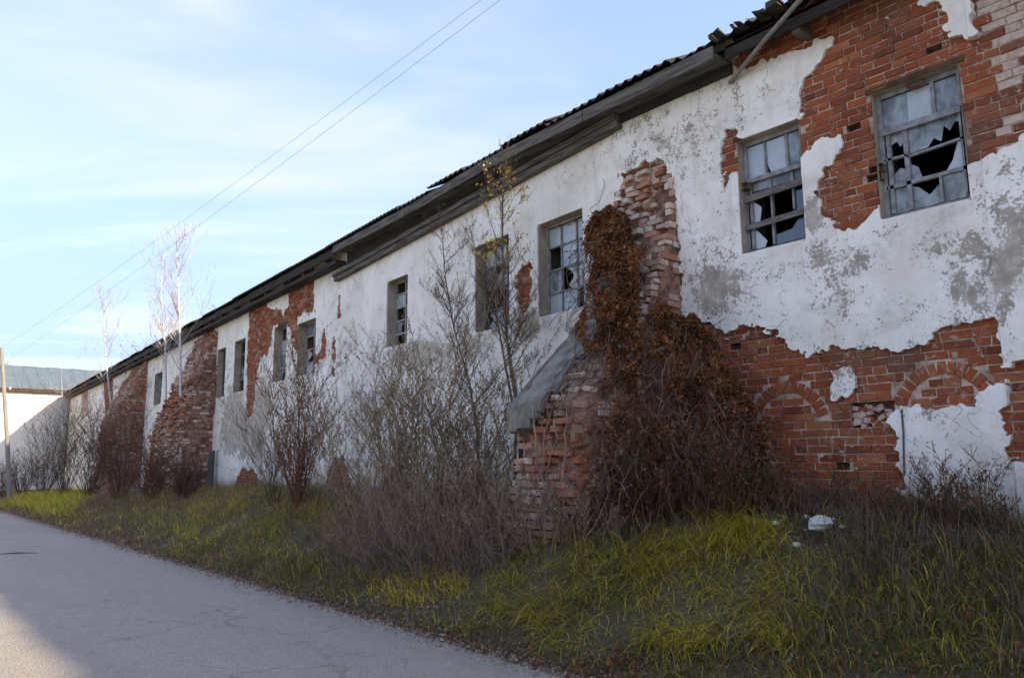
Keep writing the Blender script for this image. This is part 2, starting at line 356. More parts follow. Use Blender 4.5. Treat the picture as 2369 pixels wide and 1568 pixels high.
def make_birch():
    m, nt, b, pos, _ = mat_new('birch bark')
    f = ramp(nt, noise(nt, mapping(nt, pos, scale=(3, 3, 9)), 2.0, 4, 0.7), 0.60, 0.66)
    L(nt, mixc(nt, f, (0.50, 0.47, 0.44), (0.09, 0.08, 0.075)), b.inputs['Base Color']); setin(b, 'Roughness', 0.7); return m
M['birch'] = make_birch()
M['bark'] = mat_plain('grey-brown bark', (0.15, 0.125, 0.105), (0.075, 0.06, 0.05), 9, 0.85, bmp=0.5)
M['twig'] = mat_attr('bare twigs', 0.85); M['leaf'] = mat_attr('dry leaves', 0.75, 0.15, 0.3); M['grass'] = mat_attr('grass', 0.6, 0.25, 0.45)
def make_glass():
    m, nt, b, pos, o = mat_new('dirty window glass')
    n1 = noise(nt, pos, 5, 5, 0.6, 0.6); n2 = noise(nt, mapping(nt, pos, scale=(6, 6, 1.5)), 3, 4)
    L(nt, mixc(nt, ramp(nt, n1, 0.3, 0.7), (0.30, 0.345, 0.385), (0.20, 0.235, 0.265)), b.inputs['Base Color'])
    setin(b, 'Roughness', 0.12); setin(b, 'Specular IOR Level', 0.6)
    t = N(nt, 'ShaderNodeBsdfTransparent'); t.inputs[0].default_value = (0.75, 0.8, 0.82, 1); mx = N(nt, 'ShaderNodeMixShader')
    L(nt, ramp(nt, math_node(nt, 'ADD', math_node(nt, 'MULTIPLY', n1, 0.6), math_node(nt, 'MULTIPLY', n2, 0.4)), 0.40, 0.62, 0.05, 0.55), mx.inputs[0])
    L(nt, b.outputs[0], mx.inputs[1]); L(nt, t.outputs[0], mx.inputs[2]); L(nt, mx.outputs[0], o.inputs[0]); return m
M['glass'] = make_glass()
def make_glass2():
    m, nt, b, pos, o = mat_new('milky window glass')
    n1 = noise(nt, pos, 3, 4, 0.6)
    L(nt, mixc(nt, ramp(nt, n1, 0.3, 0.7), (0.42, 0.48, 0.54), (0.33, 0.38, 0.43)), b.inputs['Base Color']); setin(b, 'Roughness', 0.15); setin(b, 'Specular IOR Level', 0.6); return m
M['milk'] = make_glass2()
def make_glass3():
    m, nt, b, pos, o = mat_new('clear blue window glass')
    setin(b, 'Base Color', (0.045, 0.08, 0.13)); setin(b, 'Roughness', 0.06); setin(b, 'Specular IOR Level', 0.8); return m
M['blue'] = make_glass3()
def make_road():
    m, nt, b, pos, _ = mat_new('worn asphalt')
    n1 = noise(nt, mapping(nt, pos, scale=(1, 0.25, 1)), 0.9, 5, 0.6); n2 = noise(nt, pos, 70, 4, 0.75); n3 = noise(nt, pos, 12, 5, 0.65)
    vo = N(nt, 'ShaderNodeTexVoronoi'); vo.inputs['Scale'].default_value = 48; L(nt, pos, vo.inputs['Vector'])
    c = mixc(nt, ramp(nt, n1, 0.3, 0.7), (0.46, 0.385, 0.33), (0.51, 0.43, 0.37))
    c = mixc(nt, ramp(nt, n3, 0.35, 0.75, 0, 0.4), c, (0.30, 0.27, 0.248))
    c = mixc(nt, ramp(nt, n2, 0.42, 0.62, 0, 0.55), c, (0.25, 0.224, 0.205))
    sp = math_node(nt, 'MULTIPLY', ramp(nt, vo.outputs['Distance'], 0.25, 0.5, 1, 0), ramp(nt, N_sep(nt, vo.outputs['Color']), 0.62, 0.72))
    c = mixc(nt, math_node(nt, 'MULTIPLY', sp, 0.5), c, (0.66, 0.61, 0.56))
    vc = N(nt, 'ShaderNodeTexVoronoi', feature='DISTANCE_TO_EDGE'); vc.inputs['Scale'].default_value = 0.55
    nv = N(nt, 'ShaderNodeTexNoise'); nv.inputs['Scale'].default_value = 2.5; nv.inputs['Detail'].default_value = 6; L(nt, pos, nv.inputs['Vector'])
    av = N(nt, 'ShaderNodeVectorMath', operation='MULTIPLY_ADD'); L(nt, nv.outputs['Color'], av.inputs[0]); av.inputs[1].default_value = (.9, .9, 0); L(nt, pos, av.inputs[2]); L(nt, av.outputs[0], vc.inputs['Vector'])
    crk = math_node(nt, 'MULTIPLY', ramp(nt, vc.outputs['Distance'], 0.0, 0.012, 1, 0), ramp(nt, noise(nt, pos, .5, 3), .45, .55))
    c = mixc(nt, math_node(nt, 'MULTIPLY', crk, .35), c, (0.09, 0.08, 0.072))
    c = mixc(nt, ramp(nt, noise(nt, mapping(nt, pos, scale=(1.2, .12, 1)), 1.0, 4, .6), .5, .62, 0, .3), c, (0.36, 0.335, 0.31))
    px_ = N(nt, 'ShaderNodeSeparateXYZ'); L(nt, pos, px_.inputs[0])
    e = math_node(nt, 'ADD', px_.outputs[0], math_node(nt, 'MULTIPLY', math_node(nt, 'SUBTRACT', noise(nt, mapping(nt, pos, scale=(2, 0.7, 1)), 2.2, 6, 0.7), 0.5), 0.9))
    dust = ramp(nt, e, 3.55, 4.15, 0, 0.8)
    c = mixc(nt, math_node(nt, 'MULTIPLY', dust, ramp(nt, n3, 0.3, 0.6, 0.4, 1)), c, (0.33, 0.295, 0.255))
    L(nt, c, b.inputs['Base Color']); setin(b, 'Roughness', 0.85); setin(b, 'Specular IOR Level', 0.25)
    bump(nt, b, math_node(nt, 'ADD', n2, math_node(nt, 'MULTIPLY', vo.outputs['Distance'], 1.2)), 1.0, 0.015); return m
def N_sep(nt, c):
    s = N(nt, 'ShaderNodeSeparateColor'); L(nt, c, s.inputs[0]); return s.outputs[0]
M['road'] = make_road()
def make_soil():
    m, nt, b, pos, _ = mat_new('verge soil')
    n1 = noise(nt, pos, 1.5, 5, 0.6); n2 = noise(nt, pos, 30, 5, 0.7)
    c = mixc(nt, ramp(nt, n1, 0.35, 0.65), (0.12, 0.092, 0.07), (0.09, 0.085, 0.045))
    c = mixc(nt, ramp(nt, n2, 0.45, 0.75, 0, 0.7), c, (0.20, 0.145, 0.11))
    L(nt, c, b.inputs['Base Color']); setin(b, 'Roughness', 0.95); setin(b, 'Specular IOR Level', 0.1); bump(nt, b, n2, 0.9, 0.03); return m
M['soil'] = make_soil()
M['field'] = mat_plain('autumn field paled for bounce', (0.30, 0.26, 0.17), (0.36, 0.31, 0.22), 0.6, 0.95, bmp=0.5, bscale=20)  # unseen ground across the road, paled to bounce sunlight onto the shaded wall

# ------------------------------------------------------------------ ground, road, verge
g = Geo(); g.box((-2500, -2500, -3.0), (2500, 2500, -0.05)); tag(g.build('ground', M['field']), kind='structure')
ys = np.concatenate([np.arange(-26, 30, 0.25), np.arange(30, 47.01, 0.5)])
V = []; F = []
for i, y in enumerate(ys):
    e = 4.30 + 0.05*float(fbm(y*0.8, 0.3, 3)) + 0.02*float(fbm(y*5, 0.7, 2)); bend = max(0, y-34)**2*0.03
    for k, x in enumerate((-1.7+0.1*float(fbm(y*0.7, 5.3, 4))-bend, 1.3-bend*0.7, 3.8-bend*0.5, e-bend*0.45)):
        V.append((x, y, (0.0, 0.03, 0.012, 0.0)[k]))
    if i: F += [((i-1)*4+k, (i-1)*4+k+1, i*4+k+1, i*4+k) for k in range(3)]
tag(link('road', mesh_py('road', V, F, M['road'], True)), kind='structure')
xs = np.concatenate([np.arange(4.0, 6.0, 0.06), np.arange(6.0, 11.2, 0.1)]); yv = np.concatenate([np.arange(-26, -2, 0.6), np.arange(-2, 20, 0.08), np.arange(20, 57, 0.2)])
X, Y = np.meshgrid(xs, yv, indexing='ij'); Z = gz(X, Y)
idx = np.arange(X.size).reshape(X.shape)
Q = np.stack([idx[:-1, :-1], idx[1:, :-1], idx[1:, 1:], idx[:-1, 1:]], -1)
tag(link('grass_verge', mesh_np('grass_verge', np.stack([X, Y, Z], -1), Q, None, M['soil'], True)), kind='structure')

# ------------------------------------------------------------------ the long derelict building
BL = empty('derelict_building', (XW, 3.0, 1.1), 'long derelict building of flaking white plaster over red brick, beside the road', 'building')
T_END = 55.2; T_BEG = -24.0
WINS = [(2.39, 3.16, 3.77, 5.01, 0.07), (3.90, 4.64, 3.76, 5.03, 0.09), (7.05, 8.02, 3.59, 4.92, 0.13), (8.70, 9.62, 3.59, 4.97, 0.14),
        (11.80, 12.62, 3.72, 4.98, 0.14), (16.08, 17.15, 3.60, 4.84, 0.17), (17.9, 18.75, 3.60, 4.98, 0.15), (21.02, 21.95, 3.58, 5.04, 0.16),
        (22.8, 23.62, 3.55, 5.0, 0.15), (30.7, 31.9, 3.85, 5.05, 0.16), (-1.2, -0.4, 3.77, 5.0, 0.08)]
z6 = lambda zx, zy: ((800+zx/3.136)/1.621, (1000+zy/3.136)/1.621)
EXPOSED = [W(p) for p in (
    # big upper patch round the two near windows
    [(2160, 5), (2100, 22), (2035, 40), (1995, 40), (1985, 62), (1960, 70), (1935, 85), (1915, 115), (1905, 140), (1885, 165), (1870, 195), (1858, 230),
     (1853, 262), (1842, 285), (1860, 355), (1870, 345), (1905, 328), (1942, 320), (1948, 360), (1918, 378), (1897, 400), (1893, 440), (1903, 478), (1918, 515),
     (1955, 528), (1990, 522), (2012, 500), (2035, 470), (2120, 380), (2240, 388), (2290, 368), (2330, 345), (2369, 330), (2560, 290), (2560, -180), (2200, -60)],
    [(1700, 298), (1678, 310), (1671, 340), (1674, 380), (1680, 437), (1694, 405), (1712, 395), (1716, 318)],
    # lower patch
    [(1560, 760), (1600, 750), (1640, 745), (1670, 755), (1690, 775), (1715, 765), (1735, 748), (1745, 760), (1800, 765), (1812, 775), (1820, 800), (1870, 825),
     (1900, 805), (1950, 800), (2000, 800), (2030, 793), (2045, 808), (2080, 810), (2120, 797), (2155, 785), (2160, 775), (2215, 760), (2225, 742), (2300, 742),
     (2312, 750), (2318, 830), (2332, 842), (2369, 838), (2460, 845), (2460, 1050), (2400, 1080), (2325, 1070), (2330, 1270), (1900, 1300), (1560, 1320)],
    [(1442, 405), (1490, 378), (1535, 362), (1548, 380), (1562, 430), (1572, 520), (1582, 640), (1584, 800), (1440, 800), (1438, 500)],
    [(1215, 612), (1198, 640), (1197, 690), (1205, 725), (1222, 728), (1228, 690), (1238, 655), (1235, 615)],
    [z6(*q) for q in ((425, 380), (430, 700), (400, 900), (400, 1568), (395, 1750), (450, 1800), (490, 1568), (500, 1350), (530, 1200), (560, 1090), (640, 1030), (690, 900), (700, 760),
     (720, 700), (880, 680), (910, 700), (930, 970), (1010, 1000), (1000, 600), (1060, 560), (1195, 530), (1190, 60), (1180, 0), (900, 130), (890, 350), (880, 480), (830, 570), (800, 520), (720, 490), (640, 480), (620, 350), (610, 280))],
    [z6(*q) for q in ((1290, 740), (1330, 760), (1330, 1080), (1210, 1140), (1205, 1050), (1270, 980))],
    [z6(*q) for q in ((1470, 330), (1515, 340), (1500, 420), (1520, 520), (1505, 605), (1470, 600))],
    [z6(*q) for q in ((1412, 800), (1440, 810), (1450, 1000), (1432, 1180), (1455, 1330), (1400, 1310))],
    [(470, 752), (498, 744), (501, 800), (503, 900), (497, 960), (470, 960)],
    [(1205, 1000), (1240, 880), (1275, 840), (1290, 850), (1230, 1000)],
    [(540, 1130), (560, 1080), (590, 1090), (620, 1140)], [(770, 1060), (800, 1050), (815, 1130), (740, 1180)],
    [(190, 890), (205, 885), (205, 960), (190, 970)], [(240, 870), (262, 862), (262, 960), (245, 980)])]
EXPOSED += [[(1.2, 5.72), (3.2, 5.70), (4.55, 5.82), (4.62, 6.3), (1.2, 6.3)]]
ISLANDS = [W(p) for p in (
    [(2165, -30), (2250, -30), (2255, 80), (2225, 85), (2195, 70), (2180, 40)],
    [(1930, 860), (1950, 848), (1970, 852), (1980, 880), (1978, 905), (1960, 922), (1935, 918), (1930, 890)],
    [(2055, 975), (2060, 955), (2090, 945), (2130, 945), (2170, 948), (2200, 940), (2225, 942), (2262, 945), (2265, 918), (2290, 895), (2330, 888), (2338, 930), (2325, 960),
     (2330, 1000), (2322, 1040), (2330, 1280), (2190, 1280), (2140, 1190), (2100, 1130), (2085, 1095), (2090, 1060), (2088, 1010), (2065, 995)])]
def field(t, z, wins=True):
    """positive where plaster still covers the wall"""
    t = np.asarray(t, float); z = np.asarray(z, float); f = np.full(t.shape, 0.6)
    nz = 0.03*fbm(t*3.2, z*3.2, 0, 3) + 0.045*cells(t*7+.3*fbm(t*9, z*9, 1, 2), z*9, 1) + 0.022*cells(t*19, z*21, 3) + 0.012*fbm(t*25, z*25, 2, 2)
    for p in EXPOSED: f = np.minimum(f, poly_sd(p, t, z))
    for p in ISLANDS: f = np.maximum(f, -poly_sd(p, t, z))
    chip = 0.5*(0.60 - fbm(t*1.9+9, z*1.9, 3, 4)) + 0.02
    f = np.minimum(f, np.where(z < 5.4, chip, 0.6)) + nz*np.where(f < 0.3, 1, 0.3)
    if wins:
        for (a, b, c, d, _) in WINS: f = np.minimum(f, np.maximum(np.maximum(a-t, t-b), np.maximum(c-z, z-d)))
    return f
def ground_at_wall(t): return np.interp(t, BKY, BKZ)
def plaster_mesh(ts, zs, name):
    Tg, Zg = np.meshgrid(ts, zs, indexing='ij'); Fv = field(Tg, Zg)
    dsp = 0.030 + 0.010*fbm(Tg*0.9, Zg*0.9, 4, 3) + 0.004*fbm(Tg*7, Zg*7, 1, 3)
    dsp = dsp + np.where(Tg < 2.28, 0.05, 0) + np.where((Tg > 6.42) & (Tg < 14.75), 0.0, 0) + np.where(Tg > 14.78, -0.012, 0.012) + np.where((Tg > 5.2) & (Tg < 6.44) & (Zg > 2), 0.018, 0)
    dsp = dsp - 0.001 + 0.003*cells(Tg*3, Zg*3, 4)*np.clip(1-Fv/0.1, 0, 1)
    nzs = len(zs); ins = Fv > 0; ids = -np.ones(Tg.shape, int); ids[ins] = np.arange(ins.sum())
    VT = list(Tg[ins]); VZ = list(Zg[ins]); VD = list(dsp[ins]); quads = []; tris = []; polys = []; edges = []
    full = ins[:-1, :-1] & ins[1:, :-1] & ins[1:, 1:] & ins[:-1, 1:]
    q = np.stack([ids[:-1, :-1], ids[:-1, 1:], ids[1:, 1:], ids[1:, :-1]], -1)[full]
    mixed = np.argwhere((ins[:-1, :-1] | ins[1:, :-1] | ins[1:, 1:] | ins[:-1, 1:]) & ~full); cut = {}
    def cv(a, b):
        k = (a, b) if a < b else (b, a)
        if k not in cut:
            fa, fb = Fv[a], Fv[b]; u = fa/(fa-fb); cut[k] = len(VT)
            VT.append(Tg[a]+(Tg[b]-Tg[a])*u); VZ.append(Zg[a]+(Zg[b]-Zg[a])*u); VD.append(dsp[a]+(dsp[b]-dsp[a])*u)
        return cut[k]
    for i, j in mixed:
        cs = [(i, j), (i, j+1), (i+1, j+1), (i+1, j)]; out = []; cuts = []
        for k in range(4):
            a, b = cs[k], cs[(k+1) % 4]
            if ins[a]: out.append(ids[a])
            if ins[a] != ins[b]: c = cv(a, b); out.append(c); cuts.append((c, ins[a]))
        if len(out) >= 3:
            for k in range(1, len(out)-1): tris.append((out[0], out[k], out[k+1]))
        if len(cuts) == 2:
            (c0, leaving), (c1, _) = cuts
            edges.append((c0, c1) if leaving else (c1, c0))
    n0 = len(VT); back = {}
    for e in edges:
        for v in e:
            if v not in back: back[v] = len(VT); VT.append(VT[v]); VZ.append(VZ[v]); VD.append(-0.02)
    qb = np.array([(a, back[a], back[b], b) for a, b in edges], int).reshape(-1, 4)
    VT, VZ, VD = map(np.array, (VT, VZ, VD)); P = WP(VT, VZ, VD)
    # worn-off whitewash and dirt, painted where the photograph shows them
    bare = 0.245 + 0.36*fbm(VT*0.55, VZ*0.9, 5, 4) + 0.10*cells(VT*2.2, VZ*2.2, 2)*fbm(VT, VZ, 3, 2)
    px, py, _ = proj(WP(VT, VZ, 0.03))
    def blob(x, y, rx, ry): return np.clip(1.4-np.sqrt(((px-x)/rx)**2 + ((py-y)/ry)**2), 0, 1)
    for x, y, rx, ry, s in ((1870, 640, 160, 60, .40), (1960, 590, 80, 50, .35), (1930, 700, 60, 50, .25), (2250, 690, 70, 90, .42), (2345, 620, 40, 230, .35), (2200, 570, 80, 40, .3),
                            (985, 815, 60, 26, .75), (930, 830, 60, 30, .35), (1010, 870, 70, 40, .35), (560, 1000, 60, 70, .7), (600, 900, 25, 60, .5), (620, 930, 40, 40, .4), (530, 900, 25, 100, .4),
                            (1215, 750, 40, 40, .5), (1240, 700, 20, 80, .35), (1100, 780, 60, 40, .35), (1320, 760, 60, 40, .3), (1640, 560, 50, 120, .18), (1640, 700, 60, 60, .25), (1700, 660, 60, 90, .2),
                            (2300, 1130, 60, 70, .35), (2250, 1190, 120, 50, .35), (2130, 1130, 20, 50, .3), (880, 950, 60, 80, .3), (1010, 1000, 60, 80, .3), (790, 800, 30, 100, .3), (820, 1000, 50, 100, .25),
                            (1500, 330, 90, 60, .2), (1890, 520, 40, 40, .45), (1880, 470, 25, 60, .4), (2050, 540, 50, 20, .3), (350, 850, 60, 60, .25), (180, 980, 50, 90, .3), (1740, 230, 60, 40, .1)):
        bare = bare + s*blob(x, y, rx, ry)*(0.7+0.6*fbm(VT*5, VZ*5, 2, 3))
    grime = np.clip((VZ-5.62+0.12*fbm(VT*2, VZ*2, 1, 3))/0.25, 0, 1)*np.clip((7.5-VT)/1.5, 0, 1)*0.8
    grime = np.maximum(grime, np.clip(1-(VZ-ground_at_wall(VT)-0.05-0.55*fbm(VT*1.3, VZ, 3, 3))/0.8, 0, 1)*0.75)
    for (a, b, c, d, _) in WINS[:10]:
        grime = np.maximum(grime, 0.55*np.clip(1-np.abs(VT-(a+b)/2)/((b-a)*0.62), 0, 1)**0.5*np.clip(1-(c-VZ)/0.5, 0, 1)*(VZ < c)*np.clip(0.6+fbm(VT*7, VZ*1.2, 3, 3), 0, 1))
    me = mesh_np(name, P, np.concatenate([q, qb]), np.array(tris, int).reshape(-1, 3), M['plaster'], False, None, {'bare': bare, 'grime': grime})
    return me
zs = np.arange(0.0, 6.3, 0.024)
ts1 = np.concatenate([np.arange(T_BEG, 0.0, 0.5), np.arange(0, 1.6, 0.1), np.arange(1.6, 6.5, 0.022)])
ts2 = [ts1[-1]]
while ts2[-1] < T_END: ts2.append(ts2[-1] + max(0.022, 0.0035*ts2[-1]))
link('plaster', plaster_mesh(ts1, zs, 'plaster'), BL)
link('plaster', plaster_mesh(np.array(ts2), np.arange(0.0, 6.3, 0.03), 'plaster'), BL)

# masonry core with openings: windows, lost bricks, the hollow by the ground
CH = 0.0785
ARC = (2.765, 1.98); AR0, AR1 = 0.305, 0.455
HOLES = [(3.19, 3.60, 24*CH-.002, 27*CH-.004, 0.13)]                    # hollow under the arch
for px, py in ((1700, 800), (2160, 118), (2025, 388), (2022, 412), (1950, 1085), (2115, 190), (2260, 520), (1975, 300), (1715, 430), (1240, 640)):
    t, z = wall_tz(px, py); zc = math.floor(z/CH)*CH; HOLES.append((t-0.07, t+0.07, zc+0.006, zc+0.079, 0.11))
cav = []
def masonry():
    g = Geo(); rects = [(a, b, c, d, None) for a, b, c, d, _ in WINS] + HOLES
    tl = sorted({T_BEG, T_END, TK} | {r[0] for r in rects} | {r[1] for r in rects}); zl = sorted({-0.3, 6.15} | {r[2] for r in rects} | {r[3] for r in rects})
    for i in range(len(tl)-1):
        for j in range(len(zl)-1):
            tm, zm = (tl[i]+tl[i+1])/2, (zl[j]+zl[j+1])/2
            if any(r[0] < tm < r[1] and r[2] < zm < r[3] for r in rects): continue
            g.add([WP(tl[i], zl[j], -.004), WP(tl[i+1], zl[j], -.004), WP(tl[i+1], zl[j+1], -.004), WP(tl[i], zl[j+1], -.004)], [(0, 3, 2, 1)])
    for a, b, c, d, e in HOLES:
        f_ = [WP(a, c, -.004), WP(b, c, -.004), WP(b, d, -.004), WP(a, d, -.004)]; k_ = [WP(a, c, -e), WP(b, c, -e), WP(b, d, -e), WP(a, d, -e)]
        cav.append(Geo().add(f_+k_, [(0, 1, 5, 4), (1, 2, 6, 5), (2, 3, 7, 6), (3, 0, 4, 7), (4, 5, 6, 7)]))
    return g
wall_o = masonry().build('wall', M['mortar'], BL); [c_.build('cavity', M['rubble'], wall_o) for c_ in cav]
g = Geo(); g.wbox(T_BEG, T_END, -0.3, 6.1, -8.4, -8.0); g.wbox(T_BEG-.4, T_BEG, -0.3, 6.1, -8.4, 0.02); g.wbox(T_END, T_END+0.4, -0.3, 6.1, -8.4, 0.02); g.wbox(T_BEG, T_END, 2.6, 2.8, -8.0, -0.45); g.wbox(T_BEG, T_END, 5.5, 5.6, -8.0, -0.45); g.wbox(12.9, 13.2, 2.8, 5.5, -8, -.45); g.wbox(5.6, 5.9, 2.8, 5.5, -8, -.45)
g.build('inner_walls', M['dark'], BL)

# ---- bricks
def brick_tpl(l, h, dep, seed, wear=0.008):
    r = np.random.default_rng(seed); a, b = l/2, h/2; c = wear
    def j(p, s=0.004): return np.array(p) + r.normal(0, s, 3)*np.array([1, 1, 0.6])
    v = [(-a, -dep, -b), (a, -dep, -b), (a, -dep, b), (-a, -dep, b)]
    v += [j((x, -c, z)) for x, z in ((-a, -b), (a, -b), (a, b), (-a, b))]
    v += [j((x*(1-c*.55/a), 0, z*(1-c*0.5/b)), 0.0022) for x, z in ((-a, -b), (0, -b), (a, -b), (a, b), (0, b), (-a, b))]
    f = [(0, 1, 5, 4), (1, 2, 6, 5), (2, 3, 7, 6), (3, 0, 4, 7), (4, 5, 10, 9, 8), (5, 6, 11, 10), (6, 7, 13, 12, 11), (7, 4, 8, 13), (8, 9, 12, 13), (9, 10, 11, 12)]
    return np.array(v), f
CH = 0.0785; JT = 0.0092
LENS = [0.245, 0.118, 0.18]
TPL = {}; MESH = {}
for li, l in enumerate(LENS):
    for s in range(4):
        v, f = brick_tpl(l, CH-JT, 0.07, 50+li*10+s); v = v*np.array([1, -1, 1]) * np.array([1, -1, 1])
        TPL[li, s] = (v, f)
        me = mesh_py('brick', v, f, M['brick']); MESH[li, s] = me
def brick_frame(t):
    a = TH if t > TK else 0.0
    return a
def lay(t0, t1, z0, z1, seed):
    """running courses: returns (t, z, kind)"""
    r = random.Random(seed); out = []
    for k in range(int(z0/CH), int(z1/CH)+1):
        z = (k+0.5)*CH; t = t0 + r.uniform(-0.2, 0); q = k % 2
        while t < t1:
            li = (0 if (q == 0) else 1) if r.random() < 0.8 else 2; q ^= 1
            l = LENS[li]; out.append((t+l/2, z+r.uniform(-.002, .002), li)); t += l+JT
    return out
def near_rect(t, z, hl):
    for a, b, c, d, *_ in WINS:
        if a-hl < t < b+hl and c-0.03 < z < d+0.03: return True
    for a, b, c, d, *_ in HOLES:
        if a-hl*0.9 < t < b+hl*0.9 and c-0.01 < z < d+0.01: return True
    return False
cand = lay(1.2, 6.25, 0.95, 6.15, 5)
A = np.array([(c[0], c[1]) for c in cand]); Fv = field(A[:, 0], A[:, 1], False)
ARCS = [ARC, (wall_tz(1915, 960)[0]+0.42, 1.93)]
def free_spans(t, z, l):
    """what is left of a brick's length outside windows, lost bricks and arch rings"""
    sp = [(t-l/2, t+l/2)]; cuts = [(a-.006, b+.006) for a, b, c, d, *_ in WINS if c-.042 < z < d+.05] + [(a-.004, b+.004) for a, b, c, d, *_ in HOLES if c-.01 < z < d+.01]
    for ax, az in ARCS:
        dz = z-az
        if 0.05 < dz < AR1+.03:
            o = math.sqrt(max(0, (AR1+.012)**2-dz*dz)); i = math.sqrt(max(0, (AR0-.012)**2-dz*dz)) if dz < AR0 else 0
            cuts += [(ax-o, ax-i), (ax+i, ax+o)] if i > 0 else [(ax-o, ax+o)]
    for c0, c1 in cuts:
        n = []
        for a, b in sp:
            if c1 <= a or c0 >= b: n.append((a, b)); continue
            if c0 > a: n.append((a, c0))
            if c1 < b: n.append((c1, b))
        sp = n
    return [(a, b) for a, b in sp if b-a > .045]
near_b = []
for (t, z, li), fv in zip(cand, Fv):
    if fv > 0.10: continue
    if 5.45 < t < 6.3 and z < 5.1: continue
    for a_, b_ in free_spans(t, z, LENS[li]): near_b.append(((a_+b_)/2, z, li, fv, 0.0, (b_-a_)/LENS[li]))
for ai, (ax, az) in enumerate(ARCS):                            # blocked arches: bricks on edge
    for k in range(13):
        if ai and k < 1: continue
        an = math.radians(18 + k*12.0); rr = (AR0+AR1)/2
        near_b.append((ax+rr*math.cos(an), az+rr*math.sin(an), 1, -1, an, 1.0))
near_b.sort(key=lambda b: (b[3] > -0.0) * 100 + math.hypot(b[0], b[1]*0) + (20 if b[0] < 2.1 else 0))
def brick_mesh_add(acc, v, f, R, loc, rnd, lime):
    n = acc['n']; acc['v'].append(v @ R.T + loc); acc['f'] += [tuple(i+n for i in q) for q in f]; acc['n'] += len(v)
    acc['r'] += [rnd]*len(v); acc['l'] += [lime]*len(v)
def acc_new(): return {'v': [], 'f': [], 'n': 0, 'r': [], 'l': []}
def acc_build(acc, name, parent, mat=None):
    me = mesh_py(name, np.concatenate(acc['v']), acc['f'], mat or M['brickm'])
    for k, a in (('rnd', 'r'), ('lime', 'l')):
        x = me.attributes.new(k, 'FLOAT', 'POINT'); x.data.foreach_set('value', np.array(acc[a], np.float32))
    return link(name, me, parent)
def Rz(a): c, s = math.cos(a), math.sin(a); return np.array([[c, -s, 0], [s, c, 0], [0, 0, 1.0]])
# brick local axes: x along the wall, -y into it ... the face looks to +y; turn so that +y points at the road
def Rwall(t, roll=0.0):
    d = DIR2 if t > TK else np.array([0, 1.0, 0]); n = NRM2 if t > TK else np.array([-1.0, 0, 0]); u = np.array([0, 0, 1.0])
    x = math.cos(roll)*d + math.sin(roll)*u; z = -math.sin(roll)*d + math.cos(roll)*u
    return np.stack([x, n, z], 1)
acc = acc_new(); placed = 0
wl = Vector(wall_o.location)
for i, (t, z, li, fv, an, sx) in enumerate(near_b):
    dd = random.gauss(0.005, 0.004) - (0.006 if random.random() < 0.12 else 0); dd = min(max(dd, 0.001), 0.012)
    P = WP(t, z, dd); R = Rwall(t, an+random.gauss(0, 0.006))*np.array([sx, 1, 1]); s = random.randrange(4)
    if placed < 300:
        o = bpy.data.objects.new('brick', MESH[li, s]); col.objects.link(o); o.parent = wall_o
        m4 = Matrix(((R[0, 0], R[0, 1], R[0, 2], P[0]), (R[1, 0], R[1, 1], R[1, 2], P[1]), (R[2, 0], R[2, 1], R[2, 2], P[2]), (0, 0, 0, 1)))
        o.matrix_world = m4; o.matrix_basis = Matrix.Translation(-(Vector(BL.location) + wl)) @ m4; placed += 1
    else:
        v, f = TPL[li, s]; brick_mesh_add(acc, v, f, R, P, random.random(), 0.9 if (t < 2.3 and z > 4 and random.random() < 0.6) else 0.0)
far_c = lay(6.3, 27.5, 1.0, 6.1, 9) + lay(34, 46, 2.5, 6.1, 10)
A = np.array([(c[0], c[1]) for c in far_c]); Fv = field(A[:, 0], A[:, 1], False)
for (t, z, li), fv in zip(far_c, Fv):
    if fv > 0.06: continue
    for a_, b_ in free_spans(t, z, LENS[li]):
        s = random.randrange(4); v, f = TPL[li, s]; brick_mesh_add(acc, v*np.array([(b_-a_)/LENS[li], 1, 1]), f, Rwall(t), WP((a_+b_)/2, z, random.gauss(.006, .004)), random.random(), 0.3 if random.random() < .15 else 0)
tag(acc_build(acc, 'brickwork', wall_o), kind='stuff')
# rubble stones in the hollow
acc = acc_new()
for k in range(46):
    t, z = random.uniform(3.21, 3.58), 1.87+random.random()**1.3*0.2; v, f = TPL[1, k % 4]
    v = v*np.array([random.uniform(.4, .8), 1, random.uniform(.5, .9)]); brick_mesh_add(acc, v, f, Rwall(t, random.uniform(-.6, .6)), WP(t, z, random.uniform(-.07, -.02)), random.random(), random.choice([0, .8, .9]))
tag(acc_build(acc, 'rubble_fill', wall_o), kind='stuff')

